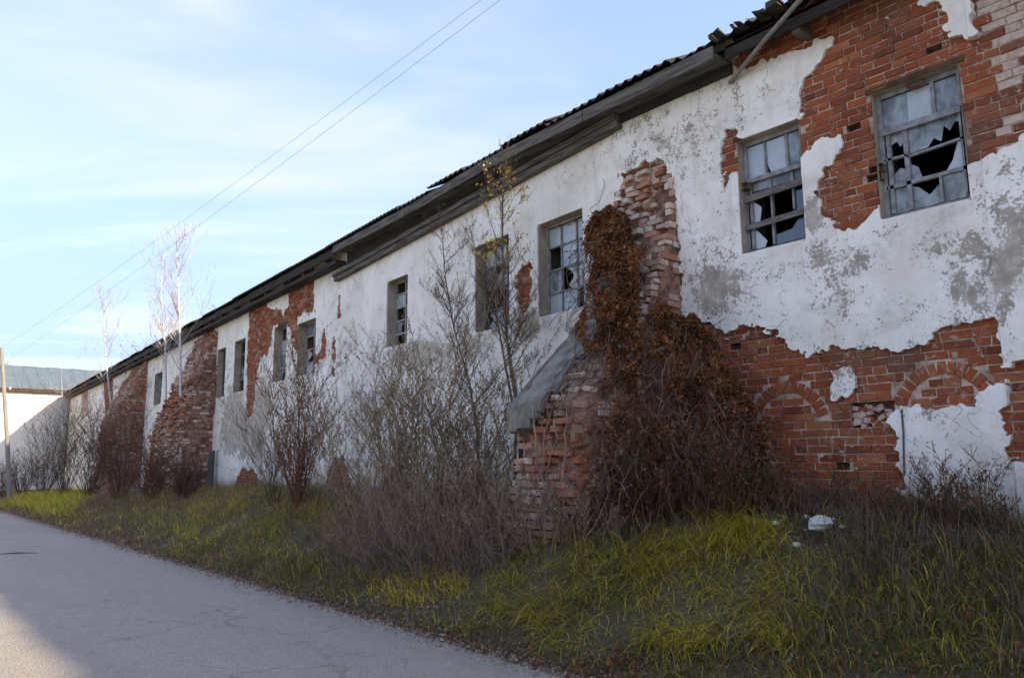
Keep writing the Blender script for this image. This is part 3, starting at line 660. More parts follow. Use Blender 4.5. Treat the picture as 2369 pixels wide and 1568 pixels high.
# ---- buttresses
def buttress(t0, t1, prof, seed, rough, lime_amt, label, edge=0.80, bulge=0.09):
    zt, pt = zip(*prof); zt = np.array(zt); pt = np.array(pt); r = random.Random(seed)
    p_at = lambda z: float(np.interp(z, zt[::-1], pt[::-1]))
    def worn(t, z):
        e = min(1.0, max(0.0, min(t-t0, t1-t)/0.32)); return p_at(z)*(edge+(1-edge)*e*(2-e)) + bulge*float(fbm(t*1.7+seed, z*1.7, 1, 3))*min(1, p_at(z)*3)
    zb, ztop = zt[-1]-0.5, zt[0]
    nz_, nt_ = 70, 22; zz_ = np.linspace(zb, ztop, nz_); V = []
    for z in zz_:
        for t in np.linspace(t0+0.02, t1-0.02, nt_):
            p = worn(t, z)-0.075 + rough*(0.03*float(fbm(t*3.1, z*3.1+seed, 2)) + 0.03*float(cells(t*6, z*9, seed)) - 0.02); V.append(WP(t, z, max(p, -0.02)))
    F = [(i*nt_+k, i*nt_+k+1, (i+1)*nt_+k+1, (i+1)*nt_+k) for i in range(nz_-1) for k in range(nt_-1)]
    for side in (0, nt_-1):
        b0 = len(V); m_ = 9
        for i, z in enumerate(zz_):
            for q in range(m_):
                pq = np.linalg.norm(np.array(V[i*nt_+side])[:2]-np.array(WP((t0+.02, t1-.02)[side > 0], z, 0))[:2]); d = pq*(1-q/(m_-1)); tt = (t0+.02 - (0 if q == 0 else rough*.03*float(fbm(d*4, z*4, 1))) if side == 0 else t1-.02)
                V.append(WP(tt, z, d))
        F += [(b0+i*m_+q, b0+i*m_+q+1, b0+(i+1)*m_+q+1, b0+(i+1)*m_+q) for i in range(nz_-1) for q in range(m_-1)]
    o = link('buttress', mesh_py('buttress', V, F, M['rubble']), BL); tag(o, label)
    acc = acc_new()
    for k in range(int(zb/CH), int(ztop/CH)):
        z = (k+0.5)*CH; p = p_at(z)
        t = t0 + 0.0; q = k % 2
        while t < t1-0.05:
            li = (0 if q == 0 else 1); q ^= 1; l = LENS[li]
            er = fbm(t*1.3+seed, z*1.3, 3, 4)
            if r.random() > 0.06+0.32*max(0, er):
                d = worn(t+l/2, z) - abs(r.gauss(0, 0.03))*rough - rough*0.10*max(0, float(er)) + r.uniform(-.02, .02)*rough
                v, f = TPL[li, r.randrange(4)]; v = v*np.array([r.uniform(.6, 1.02), 1.7, r.uniform(.7, 1.0)])
                R = Rwall(t, r.gauss(0, 0.04*rough)) @ Rz(r.gauss(0, 0.06*rough))
                lm = max(0.0, min(1, 0.42 + 1.5*float(fbm(t*1.1, z*1.1+seed, 4, 3)) + r.uniform(-.3, .3)))*lime_amt
                if d > -0.01: brick_mesh_add(acc, v, f, R, WP(min(t+l/2, t1-0.05), z, d), r.random(), lm)
            t += l+JT*2
        for side, ts_, sg in ((0, t0, -1), (1, t1, 1)):          # the two flanks
            d = p*0.82-0.02
            while d > 0.06:
                li = r.choice([0, 1]); l = LENS[li]
                if r.random() > 0.22 and d-l/2 > -0.05:
                    v, f = TPL[li, r.randrange(4)]; nb = Rwall(t0)
                    R = np.stack([nb[:, 1]*sg*-1 if sg > 0 else nb[:, 1], nb[:, 0]*sg, nb[:, 2]], 1)
                    brick_mesh_add(acc, v, f, R @ Rz(r.gauss(0, .03)), WP(ts_ - sg*abs(r.gauss(0, .02))*rough, z, max(0.02, d-l/2)), r.random(), lime_amt*r.choice([.1, .4, .8]))
                d -= l+JT
    tag(acc_build(acc, 'brick_facing', o, M['bricke']), kind='stuff')
    return o, p_at
B1, p_near = buttress(5.45, 6.38, [(5.22, 0.06), (4.6, 0.14), (4.2, 0.27), (3.5, 0.58), (3.03, 0.85), (2.6, 1.33), (2.2, 1.76), (1.6, 1.82), (0.9, 1.92)], 3, 1.7, 1.7, 'crumbling sloped brick buttress overgrown with rusty vine', 0.95, 0.035)
B2, _ = buttress(23.7, 26.0, [(5.75, 0.03), (5.0, 0.36), (4.25, 0.71), (3.41, 1.06), (2.47, 1.33), (0.7, 1.5)], 17, 2.2, 1.3, 'broad eroded brick buttress sloping down to the grass')
B3, _ = buttress(33.3, 36.0, [(5.83, 0.03), (4.78, 0.64), (3.31, 1.2), (0.5, 1.5)], 29, 2.0, 0.8, 'farther dark brick buttress behind bare shrubs')
# grey cement render still clinging to the near buttress
def slab(t0, t1, z0, z1, parent):
    nt_, nz_ = 22, 40; V = []; keep = {}
    for i in range(nt_):
        for j in range(nz_):
            u, v = i/(nt_-1), j/(nz_-1); z = z0+(z1-z0)*v; t = t1-(t1-t0)*u
            e_ = min(1.0, max(0.0, (6.40-t)/0.32)); V.append(WP(t, z, p_near(z)*(0.95+0.05*e_*(2-e_))+0.06+0.012*float(fbm(t*4, z*4, 3))+0.012*float(cells(t*7, z*7, 2))))
            keep[i, j] = (u < 0.50 + 0.42*v + 0.30*float(fbm(u*3+4, v*4, 5)) + .12*float(cells(u*7, v*9, 3))) and v > 0.06+0.06*float(cells(u*6, 2.3, 1))
    n = len(V); V += [np.array(p)+np.array([0.06, 0, -0.02]) for p in V]; F = []
    for i in range(nt_-1):
        for j in range(nz_-1):
            if keep[i, j]:
                a, b, c, d = i*nz_+j, (i+1)*nz_+j, (i+1)*nz_+j+1, i*nz_+j+1
                F += [(a, b, c, d), (a+n, d+n, c+n, b+n)]
                for (x, y), (p, q) in (((a, b), (i, j-1)), ((b, c), (i+1, j)), ((c, d), (i, j+1)), ((d, a), (i-1, j))):
                    if not keep.get((p, q), False) or p >= nt_-1 or q >= nz_-1: F.append((y, x, x+n, y+n))
    return link('cement_render', mesh_py('cement_render', V, F, M['cement'], False), parent)
slab(5.62, 6.43, 1.88, 3.15, B1)

# ---- windows
def window(k, cells_fn, frame='frame', ft=0.05, lintel=True, label=None):
    t0, t1, z0, z1, ins = WINS[k]; g = Geo(); e = 0.004
    # reveal: four plastered sides
    f_ = [WP(t0+e, z0+e, .02), WP(t1-e, z0+e, .02), WP(t1-e, z1-e, .02), WP(t0+e, z1-e, .02)]; B_ = -ins-.055; b_ = [WP(t0+e, z0+e, B_), WP(t1-e, z0+e, B_), WP(t1-e, z1-e, B_), WP(t0+e, z1-e, B_)]; c_ = [WP(t0+e, z0+e, -.46), WP(t1-e, z0+e, -.46), WP(t1-e, z1-e, -.46), WP(t0+e, z1-e, -.46)]
    rv = Geo().add(f_+b_, [(0, 4, 5, 1), (1, 5, 6, 2), (2, 6, 7, 3), (3, 7, 4, 0)]).build('window_reveal', M['reveal'], BL); Geo().add(b_+c_, [(0, 4, 5, 1), (1, 5, 6, 2), (2, 6, 7, 3), (3, 7, 4, 0)]).build('inner_reveal', M['dark'], BL)  # behind the frame the reveal takes the colour with shade in it
    w_, h_ = t1-t0, z1-z0; D0, D1 = -ins-0.05, -ins
    A_ = lambda a: t1 - a*w_                                    # a runs left to right as seen from the road
    Zf = lambda v: z0 + v*h_
    fx = ft/w_; fz = ft/h_
    fr = Geo()
    fr.wbox(A_(fx), A_(0)-.006, z0+.006, z1-.006, D0, D1); fr.wbox(A_(1)+.006, A_(1-fx), z0+.006, z1-.006, D0, D1)
    fr.wbox(A_(1-fx)+.001, A_(fx)-.001, z0+.006, Zf(fz), D0, D1); fr.wbox(A_(1-fx)+.001, A_(fx)-.001, Zf(1-fz), z1-.006, D0, D1)
    o = fr.build('window', M[frame], BL); tag(o, label)
    def bar(a0, v0, a1, v1, wd=0.03, dd=(-.04, .0), name='glazing_bar', mat=None, push=0.0):
        p0 = np.array(WP(A_(a0), Zf(v0), D1+(dd[0]+dd[1])/2+push)); p1 = np.array(WP(A_(a1), Zf(v1), D1+(dd[0]+dd[1])/2+push)); d = p1-p0; L0 = np.linalg.norm(d); d /= L0
        nrm = np.array(Rwall(t0)[:, 1]); s = np.cross(d, nrm)*wd/2; n = nrm*abs(dd[1]-dd[0])/2
        c = [p0-s-n, p1-s-n, p1-s+n, p0-s+n, p0+s-n, p1+s-n, p1+s+n, p0+s+n]
        return Geo().hexa(c).build(name, M[mat or frame], o)
    def pane(pts, mat='glass', dd=-.022):
        n = len(pts); V = [WP(A_(a), Zf(v), D1+dd) for a, v in pts] + [WP(A_(a), Zf(v), D1+dd-.004) for a, v in pts]
        F = [tuple(range(n))[::-1], tuple(range(n, 2*n))] + [(i, (i+1) % n, n+(i+1) % n, n+i) for i in range(n)]
        return Geo().add(V, F).build('pane', M[mat], o)
    cells_fn(bar, pane)
    if lintel:
        Geo().wbox(t0-0.05, t1+0.05, z1+0.004, z1+0.055, -.2, .012).build('lintel', M['lintel'], BL)
    return o
def rect(a0, a1, v0, v1): return [(a0, v0), (a1, v0), (a1, v1), (a0, v1)]
def shard(a0, a1, v0, v1, side, r):
    """broken pane left along one side"""
    pts = []
    if side == 'b': pts = [(a0, v0), (a1, v0)] + [(a1-(a1-a0)*i/5, v0+(v1-v0)*r.uniform(.15, .75)) for i in range(6)]
    if side == 't': pts = [(a1, v1), (a0, v1)] + [(a0+(a1-a0)*i/5, v1-(v1-v0)*r.uniform(.15, .75)) for i in range(6)]
    if side == 'r': pts = [(a1, v0), (a1, v1)] + [(a1-(a1-a0)*r.uniform(.2, .8), v1-(v1-v0)*i/5) for i in range(6)]
    if side == 'l': pts = [(a0, v1), (a0, v0)] + [(a0+(a1-a0)*r.uniform(.2, .8), v0+(v1-v0)*i/5) for i in range(6)]
    return pts
def win1(bar, pane):
    r = random.Random(4)
    bar(.05, .685, .95, .685, .06, (-.03, .025), 'transom'); bar(.66, .70, .66, .96, .035)
    bar(.31, .05, .31, .66, .04); bar(.31, .455, .95, .475, .022); bar(.05, .255, .95, .255, .035); bar(.66, .05, .66, .24, .022); bar(.05, .475, .31, .47, .025)
    bar(.11, .05, .11, .66, .035); bar(.93, .05, .93, .66, .03)
    pane(rect(.06, .36, .71, .95), 'glass'); pane(rect(.362, .645, .71, .95), 'milk'); pane(rect(.675, .945, .71, .95), 'glass')
    pane([(.33, .475), (.33, .66), (.94, .66), (.94, .60), (.86, .615), (.80, .56), (.74, .61), (.70, .50), (.62, .54), (.55, .485)], 'glass')
    pane([(.12, .66), (.30, .66), (.30, .60), (.24, .55), (.20, .60), (.13, .58)], 'glass')
    pane([(.94, .26), (.94, .46), (.87, .46), (.80, .34), (.72, .27)], 'milk'); pane([(.12, .27), (.30, .27), (.30, .36), (.22, .39), (.12, .34)], 'glass')
    pane([(.33, .27), (.46, .27), (.42, .36), (.33, .40)], 'glass')
    pane([(.06, .05), (.65, .05), (.65, .20), (.52, .13), (.40, .21), (.28, .235), (.06, .235)], 'glass'); pane(rect(.67, .95, .05, .24), 'glass')
def win2(bar, pane):
    r = random.Random(9)
    bar(.05, .645, .95, .645, .05, (-.03, .02), 'transom'); bar(.36, .67, .36, .95, .018); bar(.70, .67, .70, .95, .03)
    pane(rect(.06, .35, .66, .95), 'milk'); pane([(.37, .76), (.44, .66), (.69, .66), (.69, .95), (.37, .95)], 'milk'); pane(rect(.715, .945, .66, .95), 'glass')
    bar(.42, .05, .42, .62, .022); bar(.76, .30, .76, .62, .022); bar(.08, .05, .08, .62, .05)
    bar(.0, .485, 1.0, .505, .075, (.0, .025), 'nailed_board', 'wood', .02); bar(.0, .235, 1.0, .255, .06, (.0, .025), 'nailed_board', 'wood', .02)
    pane(rect(.12, .92, .55, .63), 'glass'); pane(rect(.78, .94, .27, .46), 'blue'); pane([(.44, .05), (.94, .05), (.94, .22), (.80, .22), (.70, .15), (.44, .13)], 'blue')
    pane([(.10, .05), (.26, .05), (.30, .10), (.16, .20), (.10, .22)], 'milk'); pane([(.10, .27), (.20, .27), (.24, .40), (.13, .46), (.10, .46)], 'milk')
def grid_win(cols, rows, broken, seed, wd=0.022, mats=('milk', 'glass'), frame='frame'):
    def fn(bar, pane):
        r = random.Random(seed)
        for i in range(1, cols): bar(i/cols, .04, i/cols, .96, wd, mat=frame)
        for j in range(1, rows): bar(.04, j/rows, .96, j/rows, wd, mat=frame)
        for i in range(cols):
            for j in range(rows):
                a0, a1, v0, v1 = max(.05, i/cols+.015), min(.95, (i+1)/cols-.015), max(.04, j/rows+.01), min(.96, (j+1)/rows-.01)
                q = r.random()
                if q < broken*0.7: continue
                pane(shard(a0, a1, v0, v1, r.choice('btlr'), r) if q < broken else rect(a0, a1, v0, v1), r.choice(mats))
    return fn
window(0, win1, label='wide grey window with jagged broken panes'); window(1, win2, label='grey window with two boards nailed across')
window(2, grid_win(3, 4, 0.15, 5, mats=('milk', 'milk', 'milk', 'milk', 'glass')), 'bar', .035, label='window of twelve milky panes beside the vine')
window(3, grid_win(3, 4, 0.3, 8, mats=('milk', 'glass', 'milk')), 'wood', .035, label='brown window behind the young tree')
window(4, grid_win(2, 5, 0.65, 3, .03, ('glass', 'milk'), 'bar'), 'bar', .03)
window(5, grid_win(2, 4, 0.55, 6, .03, ('milk', 'glass'), 'bar'), 'bar', .03)
window(6, grid_win(2, 4, 0.5, 12, .03, ('glass', 'milk'), 'bar'), 'bar', .03)
window(7, grid_win(2, 4, 0.6, 14, .03, ('glass', 'blue'), 'wood'), 'wood', .03)
window(8, grid_win(2, 4, 0.6, 16, .03, ('glass', 'blue'), 'wood'), 'wood', .03)
window(9, grid_win(2, 4, 0.6, 18, .04, ('glass', 'blue'), 'bar'), 'bar', .04)
window(10, grid_win(2, 4, 0.6, 18, .04, ('glass', 'blue'), 'frame'), 'frame', .04)

# ---- roof and eaves
def eave_z(t): return 6.05 + 0.035*float(fbm(t*0.35, 1.3, 2, 3)) + (0.05 if 7.5 < t < 10 else 0)
SL = math.tan(math.radians(27))
g = Geo()
V = []; F = []; tl = list(np.arange(T_BEG-.3, T_END+0.6, 1.0))
for t in tl:
    for d, zz2 in ((0.30, eave_z(t)-0.05), (-4.2, 6.0+4.4*SL), (-8.9, 6.0)): V += [WP(t, zz2, d), WP(t, zz2-0.03, d)]
for i in range(len(tl)-1):
    a = i*6; b = a+6
    F += [(a, a+2, b+2, b), (a+2, a+4, b+4, b+2), (a+1, b+1, b+3, a+3), (a+3, b+3, b+5, a+5), (a, b, b+1, a+1), (a+4, a+5, b+5, b+4)]
F += [(0, 1, 3, 2), (2, 3, 5, 4)]; a = (len(tl)-1)*6; F += [(a, a+2, a+3, a+1), (a+2, a+4, a+5, a+3)]
roof_o = link('roof', mesh_py('roof', V, F, M['roof']), BL)
def corr_sheet(t0, wid, ln, slip, lift, amp=0.024, wave=0.15, torn=None):
    nw = int(wid/wave*6); V = []; F = []
    for j in range(2):
        for k in range(3):
            for i in range(nw+1):
                t = t0 + wid*i/nw; back = ln*k/2; d = 0.42 + slip - back*math.cos(math.radians(27))
                if torn and k == 0: d -= torn*abs(float(fbm(t*6, 1.7, 4, 3)))
                z = eave_z(t0+wid/2) + lift + (back)*math.sin(math.radians(27)) + amp*math.sin(2*math.pi*(t-t0)/wave) - j*0.008
                if torn and k == 0: z += 0.05*float(fbm(t*5, 7.7, 3, 3))
                V.append(WP(t, z, d))
    n = 3*(nw+1); m = nw+1
    for k in range(2):
        for i in range(nw):
            a = k*m+i; F += [(a, a+1, a+m+1, a+m), (n+a, n+a+m, n+a+m+1, n+a+1)]
    for i in range(nw): F.append((i, n+i, n+i+1, i+1))
    F += [(0, m, n+m, n), (m, 2*m, n+2*m, n+m), (nw, n+nw, n+m+nw, m+nw), (m+nw, n+m+nw, n+2*m+nw, 2*m+nw)]
    return link('roof_sheet', mesh_py('roof_sheet', V, F, M['roof'], False), roof_o)
t = T_BEG-.2; r = random.Random(2)
while t < T_END:
    wd = 1.05
    corr_sheet(t, wd+0.04, 1.3, r.uniform(-.03, .03), r.uniform(-.012, .018) + (0.02 if int(t) % 2 else 0), torn=(0.12 if t < 4.4 else None)); t += wd
for k in range(30):                                            # tattered roofing felt hanging at the near eave
    t = r.uniform(2.2, 4.6); d0 = 0.40; z = eave_z(t)+0.03; s = r.uniform(.05, .16)
    Geo().hexa([WP(t, z-.004, d0-.1), WP(t+s*.8, z-.004, d0-.1), WP(t+s*r.uniform(.4, .9), z+r.uniform(-.02, .06), d0+s*.6), WP(t+s*.1, z+r.uniform(-.02, .06), d0+s*.5),
                WP(t, z, d0-.1), WP(t+s*.8, z, d0-.1), WP(t+s*.7, z+r.uniform(.0, .07)+.005, d0+s*.6), WP(t+s*.1, z+r.uniform(.0, .07)+.005, d0+s*.5)]).build('felt_scrap', M['roof'], roof_o)
t = 15.0
while t < T_END:                                               # rafter tails under the far eave
    Geo().wbox(t, t+0.09, 5.80, 5.93, -.3, .28).build('rafter', M['woodh'], BL); t += 1.25
t = T_BEG+.4
while t < 4.5:
    Geo().wbox(t, t+0.09, 5.83, 5.93, -.3, .24).build('rafter', M['woodh'], BL); t += 1.3
t = 14.45
while t < T_END-1:
    b_ = min(t+3.4, T_END); z_ = eave_z((t+b_)/2); Geo().wbox(t, b_-.015, z_-.21+r.uniform(-.02, .02), z_-.045, .30, .335).build('eave_plank', M['eavedark'], BL); Geo().wbox(t, b_-.015, 5.70, 5.78, .05, .29).build('wall_plate', M['eavedark'], BL); t = b_
t = T_BEG
while t < 4.5:
    b_ = min(t+2.2, 4.55); z_ = eave_z((t+b_)/2); Geo().wbox(t, b_-.015, z_-.2+r.uniform(-.03, .03), z_-.05, .27, .30).build('eave_plank', M['eavedark'], BL); t = b_ if b_ < 4.5 else 9
# the boarded eave of the middle stretch: fascia boards and a sagging box cornice under it
fe = [4.62, 6.6, 8.9, 11.3, 14.35]
for i in range(4):
    a, b = fe[i], fe[i+1]-0.01; za = eave_z(a)-.035; zb_ = eave_z(b)-.035; d = 0.375+0.006*(i % 2)
    Geo().hexa([WP(a, za-.155, d), WP(b, zb_-.15, d), WP(b, zb_-.15, d+.028), WP(a, za-.155, d+.028), WP(a, za, d), WP(b, zb_, d), WP(b, zb_, d+.028), WP(a, za, d+.028)]).build('fascia_board', M['woodh'], BL)
Geo().wbox(4.62, 14.35, 5.915, 5.94, -.02, .36).build('soffit_board', M['woodh'], BL)
for a, b in ((4.62, 6.24), (6.25, 9.1), (9.11, 12.0), (12.01, 14.35)):
    zl_ = lambda t: (5.73 - (t-6.25)*0.038 + .168) if t > 6.24 else 5.80
    Geo().hexa([WP(a, zl_(a), .046), WP(b, zl_(b), .046), WP(b, zl_(b), .085), WP(a, zl_(a), .085), WP(a, 5.91, .046), WP(b, 5.91, .046), WP(b, 5.91, .085), WP(a, 5.91, .085)]).build('frieze_board', M['eavedark'], BL)
ce = [6.25, 9.1, 12.0, 14.85]; zbot = lambda t: 5.73 - (t-6.25)*0.038
for i in range(3):
    a, b = ce[i], ce[i+1]-.012
    for lo, hi, d0, d1 in ((0.0, 0.085, .045, .16), (0.09, 0.165, .045, .20)):
        Geo().hexa([WP(a, zbot(a)+lo, d0), WP(b, zbot(b)+lo, d0), WP(b, zbot(b)+lo, d1), WP(a, zbot(a)+lo, d1), WP(a, zbot(a)+hi, d0), WP(b, zbot(b)+hi, d0), WP(b, zbot(b)+hi, d1), WP(a, zbot(a)+hi, d1)]).build('cornice_board', M['woodh'], BL)
# loose batten and pipe under the near eave
def off_pt(px, py, off): t, z = wall_tz(px, py, off); return WP(t, z, off)
Geo().tube([off_pt(1688, 192, .06), off_pt(1770, 92, .30), off_pt(1862, -12, .50)], .026, 6).build('loose_batten', M['pole'], BL)
Geo().tube([off_pt(1772, 118, .06), off_pt(1905, -25, .34)], .016, 6).build('loose_batten', M['lintel'], BL)
Geo().tube([off_pt(1930, 22, .14), off_pt(1926, -30, .14)], .02, 8).build('pipe', M['metal'], BL)
Geo().tube([off_pt(2086, 948, .05), off_pt(2090, 1000, .055), off_pt(2092, 1100, .05)], .008, 5).build('cable', M['cable'], BL)
# dark low doorway slot by the broad buttress and blocked niche at the foot of the wall
Geo().tube([WP(23.15, 0.9, .18), WP(23.15, 2.0, .18)], .09, 8).build('drain_pipe', M['cable'], BL)

# ------------------------------------------------------------------ far whitewashed building across the end of the road
FB = empty('whitewashed_building', (6, 56.1, 0.0), 'sunlit white building with pale metal roof closing the view at far left', 'building')
Geo().box((-14, 56.1, -0.3), (WP(T_END, 0, 0)[0]+6, 62, 6.12)).build('wall', M['farwhite'], FB)
Geo().box((-14.3, 55.75, 6.125), (18, 55.98, 6.24)).build('eave_board', M['lintel'], FB)
V = []; F = []
ry, rz, ey, ez = 59.4, 8.05, 55.7, 6.26
Geo().add([(-14.3, ey, ez), (18, ey, ez), (18, ry, rz), (-14.3, ry, rz), (-14.3, 63.1, ez), (18, 63.1, ez)], [(0, 1, 2, 3), (3, 2, 5, 4), (0, 3, 4), (1, 5, 2)]).build('roof', M['zinc'], FB)
fr_roof = [o for o in FB.children if o.name.startswith('roof')][0]
nn = np.array([0, -(rz-ez), ry-ey]); nn = nn/np.linalg.norm(nn)
x = -3.0; kk = 0
while x < 13.5:                                                # lapped sheets with standing seams
    for j in range(4):
        a0 = j/4 - (0.08 if kk % 2 else 0.0); a0 = max(0, a0); a1 = min(1, (j+1)/4 - (0.08 if kk % 2 else 0) + 0.012); lift = 0.012+0.006*((j+kk) % 2)
        c = []
        for up in (0.004, lift+0.01):
            for (xx, aa) in ((x+.02, a0), (x+.66, a0), (x+.66, a1), (x+.02, a1)): c.append(np.array([xx, ey+(ry-ey)*aa, ez+(rz-ez)*aa]) + nn*(up + (0.012 if aa == a0 else 0)))
        Geo().hexa(c).build('roof_sheet', M['zinc'], fr_roof)
    c = [np.array([xx, ey+(ry-ey)*aa, ez+(rz-ez)*aa]) + nn*up for up in (.0, .035) for xx, aa in ((x-.015, 0), (x+.015, 0), (x+.015, 1), (x-.015, 1))]
    Geo().hexa(c).build('seam', M['zinc'], fr_roof); x += 0.68; kk += 1

# ------------------------------------------------------------------ utility pole and wires
pb = px_ground(27, 1147); pb = np.array([5.75, 43.5, float(gz(5.75, 43.5))])
_, pyt, pz = proj(pb); topz = 1.6 + (1083-805)*float(pz)/FPX
PO = empty('utility_pole', tuple(pb), 'weathered wooden utility pole standing before the white building', 'pole')
ptop = np.array([pb[0]-0.85, pb[1]+0.7, topz])
Geo().tube([pb-np.array([0, 0, .4]), pb+(ptop-pb)*.4, ptop], [.11, .095, .08], 10).build('post', M['pole'], PO)
for dz, sx in ((0.35, -1), (0.75, 1), (2.1, 1)):
    q = pb + (ptop-pb)*(1-dz/(topz-pb[2])); Geo().tube([q, q+np.array([.22*sx, -.05, 0]), q+np.array([.22*sx, -.05, .16])], .02, 6).build('hook', M['cable'], PO)
    Geo().tube([q+np.array([.22*sx, -.05, .12]), q+np.array([.22*sx, -.05, .17]), q+np.array([.22*sx, -.05, .24])], [.03, .055, .03], 8).build('insulator', M['farwhite'], PO)
def wire(label, p_top, k, end_px, dz, sx):
    q = pb + (ptop-pb)*(1-dz/(topz-pb[2])) + np.array([.22*sx, -.05, .2]); e = EYE + ray(*p_top)*k
    e = q + (e-q)*1.25; pts = []
    for i in range(33):
        u = i/32; p = q + (e-q)*u; pts.append(p - np.array([0, 0, 1.0*4*u*(1-u)*end_px]))
    tag(Geo().tube(pts, .003, 5, False).build('power_line', M['cable']), label, 'wire', 'overhead wires')
wire('upper of the two thin overhead wires crossing the sky', (1085, 0), 12.5, 0.25, 0.35, -1)
wire('lower of the two thin overhead wires crossing the sky', (1128, 0), 12.0, 0.25, 0.75, 1)

# ------------------------------------------------------------------ vegetation
def grow(base, h, nst, spread, depth, r0, seed, lean=(0, 0), wob=0.12, nbr=(3, 6), up=0.35, fan=None):
    """upright bare shrub or tree: list of segments (p0, p1, r0, r1, level)"""
    r = np.random.default_rng(seed); segs = []
    def branch(p, d, ln, rad, lev):
        n = 5 if lev == 0 else 3; pts = [p]; q = p.copy(); dd = d.copy()
        for i in range(n):
            dd = dd + r.normal(0, wob, 3) + np.array([0, 0, up*0.25]); dd /= np.linalg.norm(dd); q2 = q + dd*ln/n
            segs.append((q, q2, rad*(1-0.8*i/n), rad*(1-0.8*(i+1)/n), lev)); q = q2; pts.append(q)
        if lev < depth:
            for k in range(r.integers(nbr[0], nbr[1]+1)):
                i = r.integers(1, n+1); b = pts[i]; az = r.uniform(0, 2*math.pi); el = r.uniform(0.35, 0.95)
                nd = dd*math.cos(el) + np.array([math.cos(az), math.sin(az), 0.25])*math.sin(el)
                branch(b, nd/np.linalg.norm(nd), ln*r.uniform(0.3, 0.55), rad*0.5, lev+1)
    for s in range(nst):
        az = r.uniform(0, 2*math.pi); rr = spread*math.sqrt(r.random())
        d = np.array([math.cos(az)*rr + lean[0], math.sin(az)*rr + lean[1], 1.0]); d /= np.linalg.norm(d)
        p = np.array(base) + np.array([math.cos(az), math.sin(az), 0])*rr*0.25*(0 if nst == 1 else 1); p[2] = min(p[2], base[2]) - 0.05
        branch(p, d, h*r.uniform(0.6, 1.0) if nst > 1 else h, r0*r.uniform(.7, 1.1), 0)
    return segs
def seg_mesh(name, segs, parent, c1, c2, mat=None):
    P0 = np.array([s[0] for s in segs]); P1 = np.array([s[1] for s in segs]); a = np.array([s[2] for s in segs]); b = np.array([s[3] for s in segs])
    a = np.maximum(a, .0026); b = np.maximum(b, .0022); V, Q = prisms(P0, P1, a, b)
    u = rng.random(len(segs))[:, None]; c = np.array(c1)*(1-u)+np.array(c2)*u
    return tag(link(name, mesh_np(name, V, Q, None, mat or M['twig'], False, np.repeat(c, 6, 0)), parent), kind='stuff')
GREY1, GREY2 = (0.13, 0.09, 0.058), (0.34, 0.265, 0.185); RED1, RED2 = (0.15, 0.052, 0.03), (0.25, 0.10, 0.055); DK1, DK2 = (0.07, 0.043, 0.028), (0.16, 0.103, 0.068)
RUST = np.array([(0.30, 0.11, 0.04), (0.20, 0.072, 0.03), (0.38, 0.17, 0.07), (0.12, 0.055, 0.033), (0.23, 0.13, 0.075)])
SEEDC = np.array([(0.26, 0.175, 0.105), (0.40, 0.30, 0.19), (0.15, 0.10, 0.065)])
def shrub(name, label, px, top_py, nst, spread, depth, r0, seed, cols=(GREY1, GREY2), leaves=0, lc=SEEDC, lsz=(.012, .03), lean=(0, 0), group=None, cat='shrub', base=None, nbr=(3, 6), up=.35):
    b = np.array(px_ground(*px)) if base is None else np.array(base); _, _, z = proj(b); h = max(0.3, (px[1]-top_py)*float(z)/FPX/0.98)
    o = empty(name, tuple(b), label, cat, group); segs = grow(b, h, nst, spread, depth, r0, seed, lean, nbr=nbr, up=up)
    seg_mesh('stems', [s for s in segs if s[4] == 0], o, *cols); tw = [s for s in segs if s[4] > 0]
    if tw: seg_mesh('twigs', tw, o, *cols)
    if leaves:
        r = np.random.default_rng(seed+1); src = [s for s in segs if s[4] >= 1] or segs; i = r.integers(0, len(src), leaves)
        P = np.array([src[k][0]+(src[k][1]-src[k][0])*r.random() for k in i]) + r.normal(0, .012, (leaves, 3))
        V, Q, C = leaf_quads(P, r.uniform(*lsz, leaves), lc[r.integers(0, len(lc), leaves)])
        link('leaves', mesh_np('leaves', V, Q, None, M['leaf'], False, C), o)
    return o
# grey brush in front of the middle of the wall
G1 = 'grey brush along the middle of the wall'
for i, (px, top, n, lab) in enumerate((
        ((850, 1245), 930, 22, 'leftmost of the tall grey bare shrubs against the white wall'),
        ((925, 1235), 850, 26, 'tall grey bare shrub under the barred middle window'),
        ((1000, 1240), 840, 28, 'dense grey-brown bare shrub left of the young tree'),
        ((1065, 1225), 860, 26, 'grey bare shrub just behind the yellow weeds by the young tree'),
        ((1130, 1225), 900, 22, 'grey bare shrub leaning at the foot of the crumbling buttress'))):
    shrub('bare_shrub', lab, px, top, n-7, .42, 2, .014, 40+i, leaves=5200, group=G1, nbr=(3, 5), lsz=(.014, .032))
for i, (px, top, n, lab) in enumerate((
        ((800, 1320), 1180, 26, 'low grey twiggy brush nearest the road left of the buttress'),
        ((900, 1325), 1130, 34, 'low tangled grey brush in front of the tall shrubs'),
        ((990, 1330), 1120, 34, 'low tangled brush behind the strip of yellow weeds'),
        ((1085, 1320), 1110, 34, 'low dark brush at the left foot of the buttress'),
        ((1180, 1290), 1110, 26, 'sparse low brush against the buttress base'), ((1265, 1265), 1130, 22, 'low grey brush before the crumbling brick under the cement render'), ((1350, 1245), 1130, 20, 'low brush between the crumbling brick and the long grass'))):
    shrub('low_brush', lab, px, top, n-2, .9, 2, .006, 60+i, cols=(DK2, (0.30, 0.22, 0.18)), leaves=1500, group='low brush before the wall', nbr=(3, 5))
